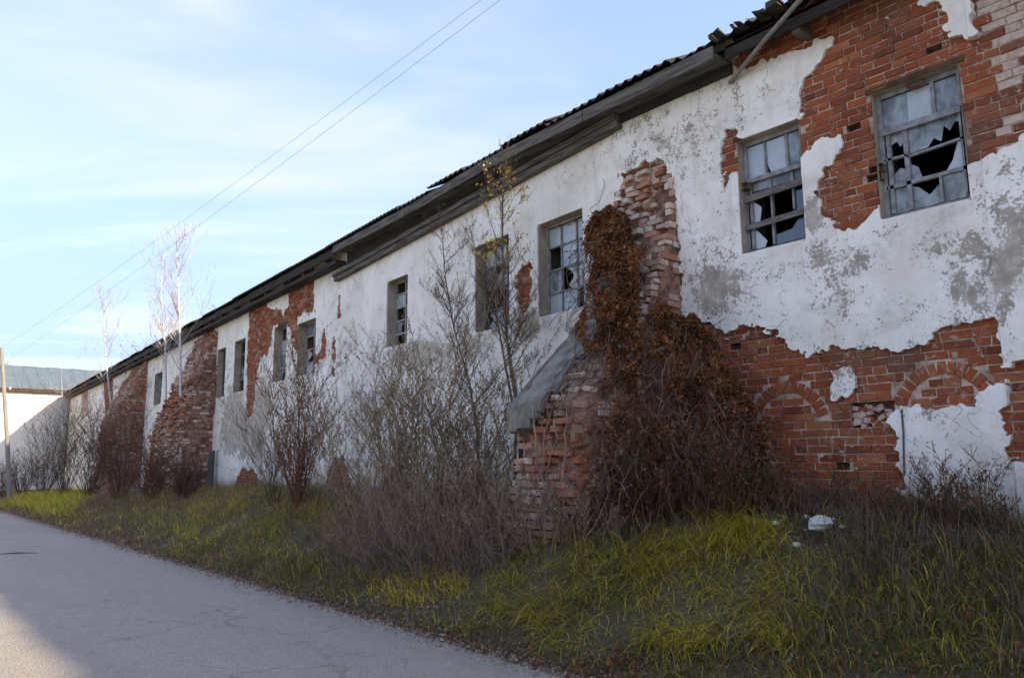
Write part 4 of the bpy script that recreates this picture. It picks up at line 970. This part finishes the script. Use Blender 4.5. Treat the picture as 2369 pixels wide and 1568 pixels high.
# red-brown shrub and companions
shrub('red_shrub', 'dense red-brown shrub before the white wall left of the grey brush', (690, 1175), 870, 36, .28, 2, .011, 81, (RED1, DK2), 3400, np.array([(0.24, .075, .045), (.17, .06, .045), (.30, .115, .06)]), (.02, .045))
shrub('red_shrub', 'smaller dark shrub left of the dense red-brown one', (630, 1165), 960, 22, .3, 2, .006, 82, (DK1, GREY1), 900, SEEDC, (.015, .03))
shrub('red_shrub', 'thin grey twigs against white plaster right of the red-brown shrub', (770, 1160), 960, 16, .35, 2, .005, 83, (GREY1, GREY2), 700)
for i, (px, top, n, lab) in enumerate((
        ((430, 1155), 1070, 26, 'low dark shrub at the foot of the broad buttress'), ((350, 1160), 1040, 26, 'low dark shrub between the two farther buttresses'),
        ((275, 1155), 960, 30, 'dark bare shrub rising before the farther buttress'), ((205, 1150), 950, 26, 'dark bare shrub beside the farthest stretch of wall'),
        ((150, 1145), 930, 30, 'tall dark shrub near the corner of the white building'), ((100, 1145), 1000, 30, 'dark reddish shrub right of the utility pole'),
        ((50, 1145), 1060, 24, 'low dark shrub at the foot of the utility pole'), ((8, 1150), 1080, 20, 'low dark shrub left of the utility pole at the picture edge'))):
    shrub('dark_shrub', lab, px, top, n+4, .5, 2, .014, 90+i, (DK1, DK2), 2000, np.array([(.16, .085, .07), (.2, .08, .06), (.12, .085, .08)]), (.03, .06), group='dark shrubs along the far wall')
# the dark tangle under the vine
for i, (px, top, n, lab) in enumerate((
        ((1420, 1215), 1080, 20, 'leftmost dark tangle of dead stems under the vine'), ((1510, 1215), 1040, 22, 'dark tangle of dead stems at the middle of the buttress foot'),
        ((1600, 1210), 1040, 24, 'thick dark tangle under the right half of the vine'), ((1690, 1205), 1050, 22, 'dark tangle of stems before the exposed brick'),
        ((1765, 1190), 1060, 16, 'rightmost dark tangle of stems before the exposed brick'))):
    shrub('dead_bramble', lab, px, top, n, .6, 2, .006, 110+i, (DK1, DK2), 2000, np.concatenate([RUST*.8, RUST*.45, SEEDC*.5]), (.018, .04), group='dead brambles under the vine', nbr=(4, 7))
for i, (px, top, n, lab) in enumerate((
        ((1860, 1185), 1120, 20, 'low dark weeds against the brick left of the white rubble'), ((1960, 1180), 1130, 16, 'low dark weeds under the red brick patch'),
        ((2060, 1205), 1160, 14, 'low dead weeds where the brick meets white plaster'), ((2205, 1225), 1090, 12, 'thin dead weed standing against the lower white plaster'),
        ((2240, 1230), 1060, 9, 'tallest dead weed before the lower white plaster'), ((2320, 1250), 1150, 10, 'dead weed at the right edge of the wall'))):
    shrub('dead_weed', lab, px, top, n, .5, 2, .004, 130+i, (DK1, DK2), 500, RUST*0.7, (.012, .028), group='dead weeds at the foot of the near wall')

# vine over the near buttress
VP = [(1372, 495), (1420, 478), (1452, 520), (1482, 590), (1502, 680), (1560, 728), (1620, 748), (1662, 790), (1690, 850), (1740, 930), (1775, 1000), (1785, 1100), (1765, 1190), (1420, 1195),
      (1385, 1100), (1372, 1000), (1390, 900), (1402, 815), (1345, 800), (1328, 750), (1362, 700), (1378, 620), (1345, 560)]
vine = empty('vine', tuple(WP(5.7, 1.2, 1.9)), 'rusty brown dry vine hanging over the crumbling brick buttress', 'vine')
def p_arr(z): return np.array([0.9, 1.6, 2.2, 2.6, 3.03, 3.5, 4.2, 4.6, 5.22]), np.array([1.92, 1.82, 1.76, 1.33, .85, .58, .27, .14, .06])
def surf_of(t, z):
    zz_, pp = p_arr(0); p = np.interp(z, zz_, pp); s = np.clip((5.45-t)/1.25, 0, 1)
    side = p*(1-s)**1.3*(np.clip((4.4-z)/1.6, 0, 1))
    return np.where(t > 6.42, 0.04, np.where(t > 5.42, p, side))
def vine_pts(n):
    r = np.random.default_rng(5); m_ = n*60
    t = r.uniform(4.1, 6.9, m_); z = r.uniform(1.0, 5.1, m_); sf = surf_of(t, z)
    d = sf + .01 + r.random(m_)**1.2*(.10+.42*np.clip((4.8-z)/2.5, .12, 1)); P = WP(t, z, d); px, py, _ = proj(P)
    m = in_poly(VP, px + 22*fbm(px*.03, py*.03, 1, 3), py + 22*fbm(px*.03, py*.03, 4, 3)) & (fbm(px*.03, py*.02, 3, 3) > r.uniform(-.35, .34, m_))
    m &= ~((px > 1478) & (py < 700) & (r.random(m_) < .93))
    m &= ~((px < 1500) & (py > 900) & (r.random(m_) < .5))
    return P[m][:n], np.stack([px, py], 1)[m][:n]
VPp, vpx = vine_pts(27000)
lw = np.clip((1080-vpx[:, 1])/450, 0, 1)                        # the upper leaves are the rustiest kind, lower ones dead and brown
ci = np.where(rng.random(len(VPp)) < lw, rng.integers(0, 3, len(VPp)), rng.integers(1, 5, len(VPp)))
Vv, Qv, Cv = leaf_quads(VPp, rng.uniform(.018, .055, len(VPp))*np.where(rng.random(len(VPp)) < .12, 1.6, 1), RUST[ci]*rng.uniform(.35, 1.15, (len(VPp), 1))*np.where(fbm(vpx[:, 0]*.02, vpx[:, 1]*.02, 2, 3) > .12, .55, 1.0)[:, None], np.array([-1.0, -.3, .2]), .7)
link('leaves', mesh_np('leaves', Vv, Qv, None, M['leaf'], False, Cv), vine)
segs = []
for k in range(700):
    p = VPp[rng.integers(0, len(VPp))].copy(); n = rng.integers(5, 14); d = np.array([rng.normal(0, .3), rng.normal(0, .3), -1.0])
    for i in range(n):
        d = d + rng.normal(0, .28, 3); d[2] -= .12; d /= np.linalg.norm(d); q = p + d*.09
        sf = XW - (float(surf_of(np.float64(q[1]), q[2])) + .03)
        q[0] = min(q[0], sf)
        if q[2] < 0.9: break
        segs.append((p, q, .004, .0035, 1)); p = q
runp = []
for k in range(90):                                            # loose runners leaving the mass
    p = VPp[rng.integers(0, len(VPp))].copy(); d = np.array([-rng.uniform(.2, 1.0), rng.normal(.2, .7), rng.normal(-.1, .6)])
    for i in range(rng.integers(4, 9)):
        d = d + rng.normal(0, .35, 3); d[2] -= .1; d /= np.linalg.norm(d); q = p + d*.06
        if q[2] < 1.0: break
        segs.append((p, q, .0035, .003, 1)); runp.append(q); p = q
runp = np.array(runp); runp = np.repeat(runp, 2, 0) + rng.normal(0, .015, (len(runp)*2, 3))
Vv, Qv, Cv = leaf_quads(runp, rng.uniform(.02, .05, len(runp)), RUST[rng.integers(0, 5, len(runp))]*rng.uniform(.5, 1.1, (len(runp), 1)), None, .7)
link('leaves', mesh_np('leaves', Vv, Qv, None, M['leaf'], False, Cv), vine)
seg_mesh('stems', segs, vine, DK1, (0.26, 0.18, 0.14))
segs = []
for k in range(4):                                             # thick climbing stems
    t, z = rng.uniform(5.5, 5.8), 1.0; p = WP(t, z, p_near(z)+.06)
    for i in range(34):
        z += rng.uniform(.07, .13); t += rng.normal(0, .05); t = min(max(t, 5.48), 6.3)
        q = WP(t, z, p_near(z)+.07+rng.uniform(-.02, .03)); segs.append((p, q, .009*(1-i/45), .009*(1-(i+1)/45), 0)); p = q
        if z > 4.6: break
seg_mesh('climbing_stems', segs, vine, (0.17, 0.12, 0.1), (0.28, 0.21, 0.17))

# young tree with the last yellow leaves
def trunk_tree(name, label, pxpath, off, r0, seed, nbr_n, col_mat, blen, twc, cat='tree', group=None, leaves=0, lc=None, lsz=(.03, .05), leaf_py=(0, 9999), lev=2, top_r=.15):
    pts = []
    for i, (x, y) in enumerate(pxpath):
        t, z = wall_tz(x, y, off); pts.append(WP(t, z, off))
    b = pts[0].copy(); gzb = float(gz(b[0], b[1])); pts[0][2] = gzb-.1; b[2] = gzb
    o = empty(name, tuple(b), label, cat, group); n = len(pts)
    Geo().tube(pts, [r0*(1-(1-top_r)*i/(n-1)) for i in range(n)], 8).build('trunk', M[col_mat], o, True)
    r = np.random.default_rng(seed); segs = []
    P = np.array(pts)
    def br(p, d, ln, rad, l):
        q = p.copy(); dd = d.copy(); k = 4; pp = [q]
        for i in range(k):
            dd = dd + r.normal(0, .13, 3) + np.array([0, 0, .10]); dd /= np.linalg.norm(dd); q2 = q+dd*ln/k; segs.append((q, q2, rad*(1-.8*i/k), rad*(1-.8*(i+1)/k), l)); q = q2; pp.append(q)
        if l < lev:
            for j in range(r.integers(3, 6)):
                az = r.uniform(0, 6.28); e = np.array([math.cos(az), math.sin(az), .3]); nd = dd*.75+e*.65; br(pp[r.integers(1, k+1)], nd/np.linalg.norm(nd), ln*r.uniform(.35, .6), rad*.5, l+1)
    for k in range(nbr_n):
        u = r.uniform(.30, 1.0)*(n-1); i = min(int(u), n-2); p = P[i]+(P[i+1]-P[i])*(u-i); az = r.uniform(0, 6.28); f = 1-(u/(n-1))*.55
        d = np.array([math.cos(az)*.7, math.sin(az)*.7, r.uniform(.4, 1.0)]); br(p, d/np.linalg.norm(d), blen*f*r.uniform(.6, 1.1), r0*.28*f+.002, 0)
    seg_mesh('crown', segs, o, *twc)
    if leaves:
        ends = [s[1] for s in segs if s[4] >= 1]; E = np.array(ends); px, py, _ = proj(E); m = (py > leaf_py[0]) & (py < leaf_py[1]); E = E[m] if m.any() else E
        Q_ = E[r.integers(0, len(E), leaves)] + r.normal(0, .03, (leaves, 3)); V, Q, C = leaf_quads(Q_, r.uniform(*lsz, leaves), lc[r.integers(0, len(lc), leaves)])
        link('leaves', mesh_np('leaves', V, Q, None, M['leaf'], False, C), o)
    return o
YEL = np.array([(0.85, 0.60, 0.05), (0.75, 0.58, 0.10), (0.75, 0.40, 0.06)])
trunk_tree('young_tree', 'slender young tree with a few yellow leaves before the white wall', [(1206, 1190), (1205, 985), (1187, 880), (1172, 780), (1166, 680), (1162, 560), (1163, 470), (1166, 400)], .75, .034, 5, 44, 'bark', .85, (DK1, (0.28, 0.22, 0.18)), leaves=240, lc=YEL, lsz=(.035, .065), leaf_py=(380, 620))
trunk_tree('young_tree', 'second thin grey sapling crossing the young tree at its foot', [(1185, 1190), (1195, 985), (1170, 850), (1150, 740), (1110, 620), (1085, 520)], .7, .022, 6, 34, 'bark', .75, (DK1, GREY1), leaves=1100, lc=SEEDC*.6, lsz=(.012, .028))
trunk_tree('young_tree', 'bare sapling rising from the grey brush under the window', [(1110, 1190), (1105, 1000), (1085, 880), (1050, 760), (1030, 640), (1020, 520)], .8, .022, 8, 38, 'bark', .8, (DK1, GREY1), leaves=1300, lc=SEEDC*.6, lsz=(.012, .028))
trunk_tree('young_tree', 'bare sapling behind the dense red-brown shrub', [(690, 1150), (692, 1000), (690, 940), (688, 890)], .9, .02, 9, 16, 'bark', .6, (DK1, GREY1))
# birches before the far wall, their tops in the sun
BT = ((0.30, 0.26, 0.29), (0.42, 0.38, 0.41))
trunk_tree('birch_tree', 'tallest bare white birch rising above the far roof', [(418, 1120), (418, 950), (417, 800), (414, 720), (412, 640), (408, 560)], .9, .055, 21, 46, 'birch', 1.9, BT, group='birches before the far wall')
trunk_tree('birch_tree', 'thin birch leaning left beside the tallest birch', [(384, 1120), (384, 900), (382, 800), (377, 760), (373, 660), (378, 590)], .9, .04, 22, 30, 'birch', 1.6, BT, group='birches before the far wall')
trunk_tree('birch_tree', 'distant thin birch over the far end of the roof', [(268, 1120), (262, 980), (250, 880), (243, 800), (240, 730), (246, 690)], .8, .05, 23, 34, 'birch', 2.2, BT, group='birches before the far wall')
trunk_tree('birch_tree', 'pale slim birch stem before the farthest stretch of wall', [(148, 1130), (146, 1000), (144, 920), (142, 850)], 1.0, .035, 24, 10, 'birch', 1.3, BT, group='birches before the far wall')
# reddish tree behind the far roof
tb = np.array([16.0, 52.0, -0.05]); rt = empty('tree_behind_roof', tuple(tb), 'reddish bushy tree showing above the far end of the roof', 'tree')
sg = grow(tb, 8.6, 7, .34, 3, .10, 77, nbr=(4, 6), up=.2); seg_mesh('trunk', [s for s in sg if s[4] == 0], rt, (.12, .09, .07), (.16, .12, .1)); seg_mesh('branches', [s for s in sg if s[4] > 0], rt, (.14, .08, .06), (.2, .12, .1))
P = np.array([s[1] for s in sg if s[4] >= 2]); P = P[rng.integers(0, len(P), 3800)] + rng.normal(0, .15, (3800, 3))
V, Q, C = leaf_quads(P, rng.uniform(.06, .13, 3800), np.array([(.28, .13, .08), (.20, .09, .07), (.33, .18, .11)])[rng.integers(0, 3, 3800)]); link('leaves', mesh_np('leaves', V, Q, None, M['leaf'], False, C), rt)
# white dead stick leaning at the buttress
Geo_s = Geo().tube([off_pt(1240, 1010, 1.9), off_pt(1235, 975, 1.88), off_pt(1230, 925, 1.86)], [.007, .007, .005], 6).build('pale_stick', M['pole']); tag(Geo_s, 'pale dead stick propped on the grey buttress render', 'stick')

# ------------------------------------------------------------------ grass, weeds, fallen leaves
ZA = [(1130, 1340), (1220, 1265), (1500, 1215), (1700, 1195), (1800, 1215), (1890, 1290), (1960, 1400), (1820, 1490), (1500, 1510), (1290, 1500), (1120, 1425)]
ZB = [(270, 1195), (400, 1162), (520, 1140), (600, 1180), (700, 1195), (800, 1150), (835, 1180), (770, 1260), (650, 1292), (540, 1292), (420, 1262), (330, 1232)]
ZC = [(35, 1160), (90, 1135), (190, 1145), (205, 1170), (120, 1180), (40, 1172)]
ZD = [(820, 1335), (1000, 1315), (1110, 1350), (1100, 1400), (960, 1405), (840, 1385)]
ZE = [(1960, 1290), (2369, 1240), (2369, 1568), (1300, 1568), (1450, 1500), (1820, 1480)]
ZBR = [(740, 1330), (860, 1240), (1180, 1210), (1240, 1260), (1120, 1340), (820, 1340)]
def scatter(n, y0, y1, dens):
    y = y0 + (y1-y0)*rng.random(n)**dens; x = 4.38 + (wall_x(y)-0.05-4.38)*rng.random(n); return x, y
def cover(name, label, sets):
    Vs, Qs, Ts, Cs = [], [], [], []; n = 0
    for V, Q, T, C in sets:
        Vs.append(V); Qs.append(Q+n); Ts.append(T+n); Cs.append(C); n += len(V)
    return tag(link(name, mesh_np(name, np.concatenate(Vs), np.concatenate(Qs), np.concatenate(Ts), M['grass'], False, np.concatenate(Cs))), label, 'grass', kind='stuff')
def clumpy(x, y, k=0): return fbm(x*1.7, y*1.7, k, 3)
def in_zone(px, py, z, wob=55): return in_poly(z, px + wob*fbm(px*.02, py*.02, 1, 3) + rng.normal(0, 14, px.shape), py + .6*wob*fbm(px*.02, py*.02, 4, 3) + rng.normal(0, 8, px.shape))
YG = np.array([(0.86, 0.70, 0.055), (0.72, 0.62, 0.05), (0.52, 0.50, 0.05), (0.84, 0.64, 0.18), (0.37, 0.38, 0.04)])
DG = np.array([(0.17, 0.18, 0.05), (0.25, 0.23, 0.06), (0.34, 0.28, 0.09), (0.34, 0.22, 0.125), (0.23, 0.145, 0.105)])
BRN = np.array([(0.28, 0.20, 0.13), (0.21, 0.145, 0.095), (0.37, 0.28, 0.18), (0.16, 0.105, 0.078)])
def grass_set(n, y0, y1, dens, zones, pal, ln, wd, prob=None, lean=(.3, .9), dirn=2.6, dspread=.8, droop=.55, invert=False):
    x, y = scatter(n, y0, y1, dens); z = gz(x, y); P = np.stack([x, y, z-.01], 1); px, py, _ = proj(P)
    if zones is not None:
        m = np.zeros(n, bool)
        for q in zones: m |= in_zone(px, py, q)
        if invert: m = ~m
    else: m = np.ones(n, bool)
    cl_ = clumpy(x, y, 1)
    m &= rng.random(n) < np.clip(.8+1.0*cl_, .3, 1)
    if prob is not None: m &= rng.random(n) < prob(px, py, x)
    P = P[m]; k = len(P); cl_ = cl_[m]
    L_ = rng.uniform(*ln, k)*(1+.5*cl_); w_ = rng.uniform(*wd, k); ya = dirn + rng.normal(0, dspread, k) + 1.3*fbm(P[:, 0]*1.1, P[:, 1]*1.1, 3, 2)
    ci = np.clip((rng.random(k) + .55*fbm(P[:, 0]*1.3, P[:, 1]*1.3, 4, 3))*len(pal), 0, len(pal)-1).astype(int)
    return blades(P, L_, w_, ya, rng.uniform(*lean, k), pal[ci]*rng.uniform(.5, 1.25, (k, 1)), droop)
tuft = lambda px, py, x: np.clip(.62+2.2*fbm(px*.011, py*.017, 2, 3), .04, 1)
gap = lambda px, py, x: np.clip(.75-1.2*fbm(px*.011, py*.017, 2, 3), .25, 1)
cover('long_grass', 'long yellow-green grass lying over on the bank before the buttress', [
    grass_set(120000, 1.2, 9.5, 1.0, [ZA], np.concatenate([YG, YG[[0, 1, 2]], BRN[[0, 2]]]), (.12, .42), (.003, .008), tuft, (.75, 1.5), 3.0, .8, .22),
    grass_set(30000, 1.2, 9.5, 1.0, [ZA], np.concatenate([BRN, DG[:4], YG[3:]]), (.06, .28), (.003, .008), gap, (.1, 1.4), 2.7, 2.0, .5)])
cover('long_grass', 'bright yellow-green grass on the verge before the far half of the wall', [
    grass_set(100000, 7, 34, 1.0, [ZB], np.concatenate([YG, BRN[[0, 2]]]), (.10, .38), (.005, .011), tuft, (.4, 1.4), 2.6, 1.2, .4), grass_set(44000, 7, 34, 1.0, [ZB], np.concatenate([BRN, DG[1:4]]), (.08, .3), (.005, .011), gap, (.1, 1.3), 2.6, 2.0)])
cover('long_grass', 'patch of green grass at the far left near the utility pole', [grass_set(60000, 18, 48, 1.0, [ZC], YG[[1, 2, 3, 4]], (.15, .4), (.012, .025), None, (.15, .8))])
cover('yellow_weeds', 'strip of low yellow weeds beside the road before the grey brush', [grass_set(40000, 4, 12, 1.0, [ZD], YG[[0, 0, 1, 3]], (.08, .25), (.006, .012), None, (.1, .9))])
cover('dark_weeds', 'dark green and brown weeds on the bank at lower right', [grass_set(60000, .8, 8, 1.0, [ZE], np.concatenate([DG, BRN[[0, 1, 3, 3]]*.8]), (.05, .20), (.003, .008), None, (.1, 1.1), 2.6, 1.5), grass_set(9000, .8, 6, 1.0, [ZE], YG[[1, 2, 4]], (.08, .24), (.004, .008), None, (.2, .9), 2.6, 1.2)])
cover('short_grass', 'thin short grass and dry stalks over the rest of the verge', [
    grass_set(80000, .5, 14, 1.0, [ZA, ZD], DG, (.05, .20), (.003, .007), None, (.1, 1.2), 2.6, 2.0, .5, True),
    grass_set(90000, 10, 55, 1.2, [ZB, ZC], np.concatenate([DG[1:], BRN, YG[2:4]]), (.06, .24), (.006, .014), None, (.1, 1.2), 2.6, 2.0, .5, True),
    grass_set(30000, .8, 26, 1.2, None, YG[[1, 2, 3, 4]], (.08, .32), (.004, .010), lambda px, py, x: np.clip(.15+1.6*fbm(px*.014, py*.02, 5, 3), 0, 1), (.2, 1.3), 2.8, 1.2, .5),
    grass_set(26000, .5, 30, 1.2, None, BRN, (.15, .5), (.003, .006), lambda px, py, x: np.clip((x-4.7)/1.2, 0, .8), (.0, .6), 2.6, 2.0, .3)])
# grit along the crumbling road edge
ng = 3200; y = 2+32*rng.random(ng)**1.6; x = 4.22 + rng.normal(0, .10, ng); P = np.stack([x, y, np.maximum(gz(x, y), .002)+.004], 1); P = P[x > 3.9]; sz = rng.uniform(.006, .022, len(P))*(1+y[x > 3.9]/30)
O = np.array([(1, 0, 0), (0, 1, 0), (-1, 0, 0), (0, -1, 0), (0, 0, .8), (0, 0, -.8)]); V = (P[:, None] + O[None]*sz[:, None, None]*rng.uniform(.6, 1.2, (len(P), 6, 1))).reshape(-1, 3); i6 = np.arange(len(P))[:, None]*6
T = np.concatenate([i6+np.array([[a, (a+1) % 4, 4]]) for a in range(4)] + [i6+np.array([[(a+1) % 4, a, 5]]) for a in range(4)], 0)
C = np.repeat(np.array([(.26, .22, .18), (.19, .16, .135), (.34, .29, .24)])[rng.integers(0, 3, len(P))], 6, 0)
tag(link('road_grit', mesh_np('road_grit', V, None, T, M['twig'], False, C)), 'loose grit and pebbles along the crumbling road edge', 'gravel', kind='stuff')
# fallen leaves and litter
def litter(name, label, n, y0, y1, pal, sz, prob, lift=(.005, .03)):
    x, y = scatter(n, y0, y1, 1.3); x = np.where(rng.random(n) < .45, 4.2 + np.abs(rng.normal(0, .35, n)), x); px, py, _ = proj(np.stack([x, y, gz(x, y)], 1)); m = rng.random(n) < prob(x, px, py); x, y = x[m], y[m]
    P = np.stack([x, y, np.maximum(gz(x, y), .004)+rng.uniform(*lift, len(x))], 1)
    V, Q, C = leaf_quads(P, rng.uniform(*sz, len(P)), pal[rng.integers(0, len(pal), len(P))]*rng.uniform(.7, 1.2, (len(P), 1)), np.array([0, 0, 1.6]), .75)
    tag(link(name, mesh_np(name, V, Q, None, M['leaf'], False, C)), label, 'leaves', kind='stuff')
LIT = np.array([(0.25, 0.165, 0.125), (0.33, 0.23, 0.175), (0.17, 0.105, 0.085), (0.44, 0.34, 0.26), (0.22, 0.095, 0.06)])
litter('fallen_leaves', 'brown fallen leaves strewn along the road edge and verge', 42000, .3, 34, LIT, (.018, .05), lambda x, px, py: np.where(in_zone(px, py, ZA) | in_zone(px, py, ZB), .4, .9))
litter('fallen_leaves', 'rust coloured fallen leaves on the bank under the near wall', 9000, .5, 6.5, RUST, (.02, .05), lambda x, px, py: np.where(in_zone(px, py, ZE) | (x > 6.1), .8, .05), (.01, .09))

# dead dark bracken-like weeds filling the foot of the near wall
def weed_mass(name, label, n, poly, h, pal, seed):
    r = np.random.default_rng(seed); segs = []; x, y = scatter(n*12, 1.0, 9, 1.0); z = gz(x, y); px, py, _ = proj(np.stack([x, y, z], 1)); m = in_zone(px, py, poly); X = np.stack([x, y, z], 1)[m][:n]
    for p in X:
        d = r.normal(0, .35, 3); d[2] = 1; ln = r.uniform(*h); q = p - np.array([0, 0, .03])
        for i in range(4):
            d = d + r.normal(0, .3, 3); d /= np.linalg.norm(d); q2 = q+d*ln/4; segs.append((q, q2, .0028, .0024, 0)); q = q2
            if i:
                for s in range(2): e = d*.5+r.normal(0, .6, 3); segs.append((q, q+e*ln*.22, .0018, .0014, 1))
    u = r.integers(0, len(pal), len(segs)); P0 = np.array([s[0] for s in segs]); P1 = np.array([s[1] for s in segs])
    V, Q = prisms(P0, P1, np.array([s[2] for s in segs]), np.array([s[3] for s in segs]))
    tag(link(name, mesh_np(name, V, Q, None, M['twig'], False, np.repeat(pal[u], 6, 0))), label, 'weeds', kind='stuff')
weed_mass('dead_stalks', 'dark dead stalks matted along the foot of the near wall', 1900, [(1560, 1230), (1700, 1190), (1850, 1140), (2060, 1160), (2150, 1180), (2369, 1220), (2369, 1420), (2000, 1330), (1800, 1215)], (.06, .2), np.array([(.09, .06, .052), (.15, .10, .078), (.06, .047, .045), (.2, .145, .115)]), 71)
weed_mass('dead_stalks', 'grey-brown dead stalks matted in front of the grey brush', 1700, ZBR, (.15, .4), np.array([(.22, .155, .125), (.31, .235, .19), (.13, .09, .075)]), 72)

# ------------------------------------------------------------------ rubble, litter things
def chunk(name, label, P, s, mat, seed, group=None, cat='rubble', flat=.55):
    r = np.random.default_rng(seed); V = []; F = []
    n, m = 7, 5
    for j in range(m):
        ph = math.pi*(j+.5)/m
        for i in range(n):
            a = 2*math.pi*i/n + .3*j; k = s*r.uniform(.72, 1.1); V.append((P[0]+k*math.sin(ph)*math.cos(a), P[1]+k*math.sin(ph)*math.sin(a)*.8, P[2]+s*flat*.6+k*flat*math.cos(ph)))
    for j in range(m-1):
        for i in range(n): F.append((j*n+i, (j+1)*n+i, (j+1)*n+(i+1) % n, j*n+(i+1) % n))
    F.append(tuple(range(n))[::-1][::-1]); F.append(tuple((m-1)*n+i for i in range(n))[::-1])
    return tag(link(name, mesh_py(name, V, F, mat)), label, cat, group)
M['chunk'] = mat_plain('pale plaster rubble', (0.50, 0.54, 0.50), (0.36, 0.38, 0.35), 14, 0.9, bmp=0.7, bscale=40)
for i, (px, py, s, lab) in enumerate(((1898, 1250, .125, 'largest pale plaster chunk lying in the grass right of the long grass'), (1868, 1218, .035, 'small pale plaster piece just above left of the largest chunk'),
        (1893, 1222, .04, 'small pale plaster piece touching the top of the largest chunk'), (1930, 1225, .03, 'small pale plaster piece just right of the largest chunk'),
        (1797, 1232, .035, 'pale plaster scrap in the grass left of the largest chunk'), (1845, 1285, .04, 'pale plaster scrap in the grass below the largest chunk'), (1950, 1240, .028, 'pale crumb farthest right of the plaster chunks'),
        (1390, 1125, .06, 'pale rubble lump at the foot of the buttress'), (1445, 1225, .05, 'grey stone at the top edge of the long grass'))):
    P = px_ground(px, py); P = np.array([P[0], P[1], float(gz(P[0], P[1]))+(.09 if i == 0 else .06)]); chunk('plaster_chunk', lab, P, s, M['chunk'], 200+i, 'pale rubble on the bank')
rc = random.Random(31)
for i in range(6):
    P = px_ground(1905+rc.gauss(0, 38), 1246+rc.gauss(0, 18)); P = np.array([P[0], P[1], float(gz(P[0], P[1]))+.05]); chunk('plaster_crumb', 'tiny white plaster crumb scattered round the largest plaster chunk', P, rc.uniform(.012, .024), M['chunk'], 300+i, 'plaster crumbs round the largest chunk', 'rubble', .35)
P = px_ground(40, 1283); tag(Geo().tube([P+np.array([-.35, .1, .02]), P+np.array([0, 0, .035]), P+np.array([.3, -.12, .02])], [.012, .014, .007], 6).build('fallen_stick', M['bark']), 'dark stick lying on the asphalt at far left', 'stick')
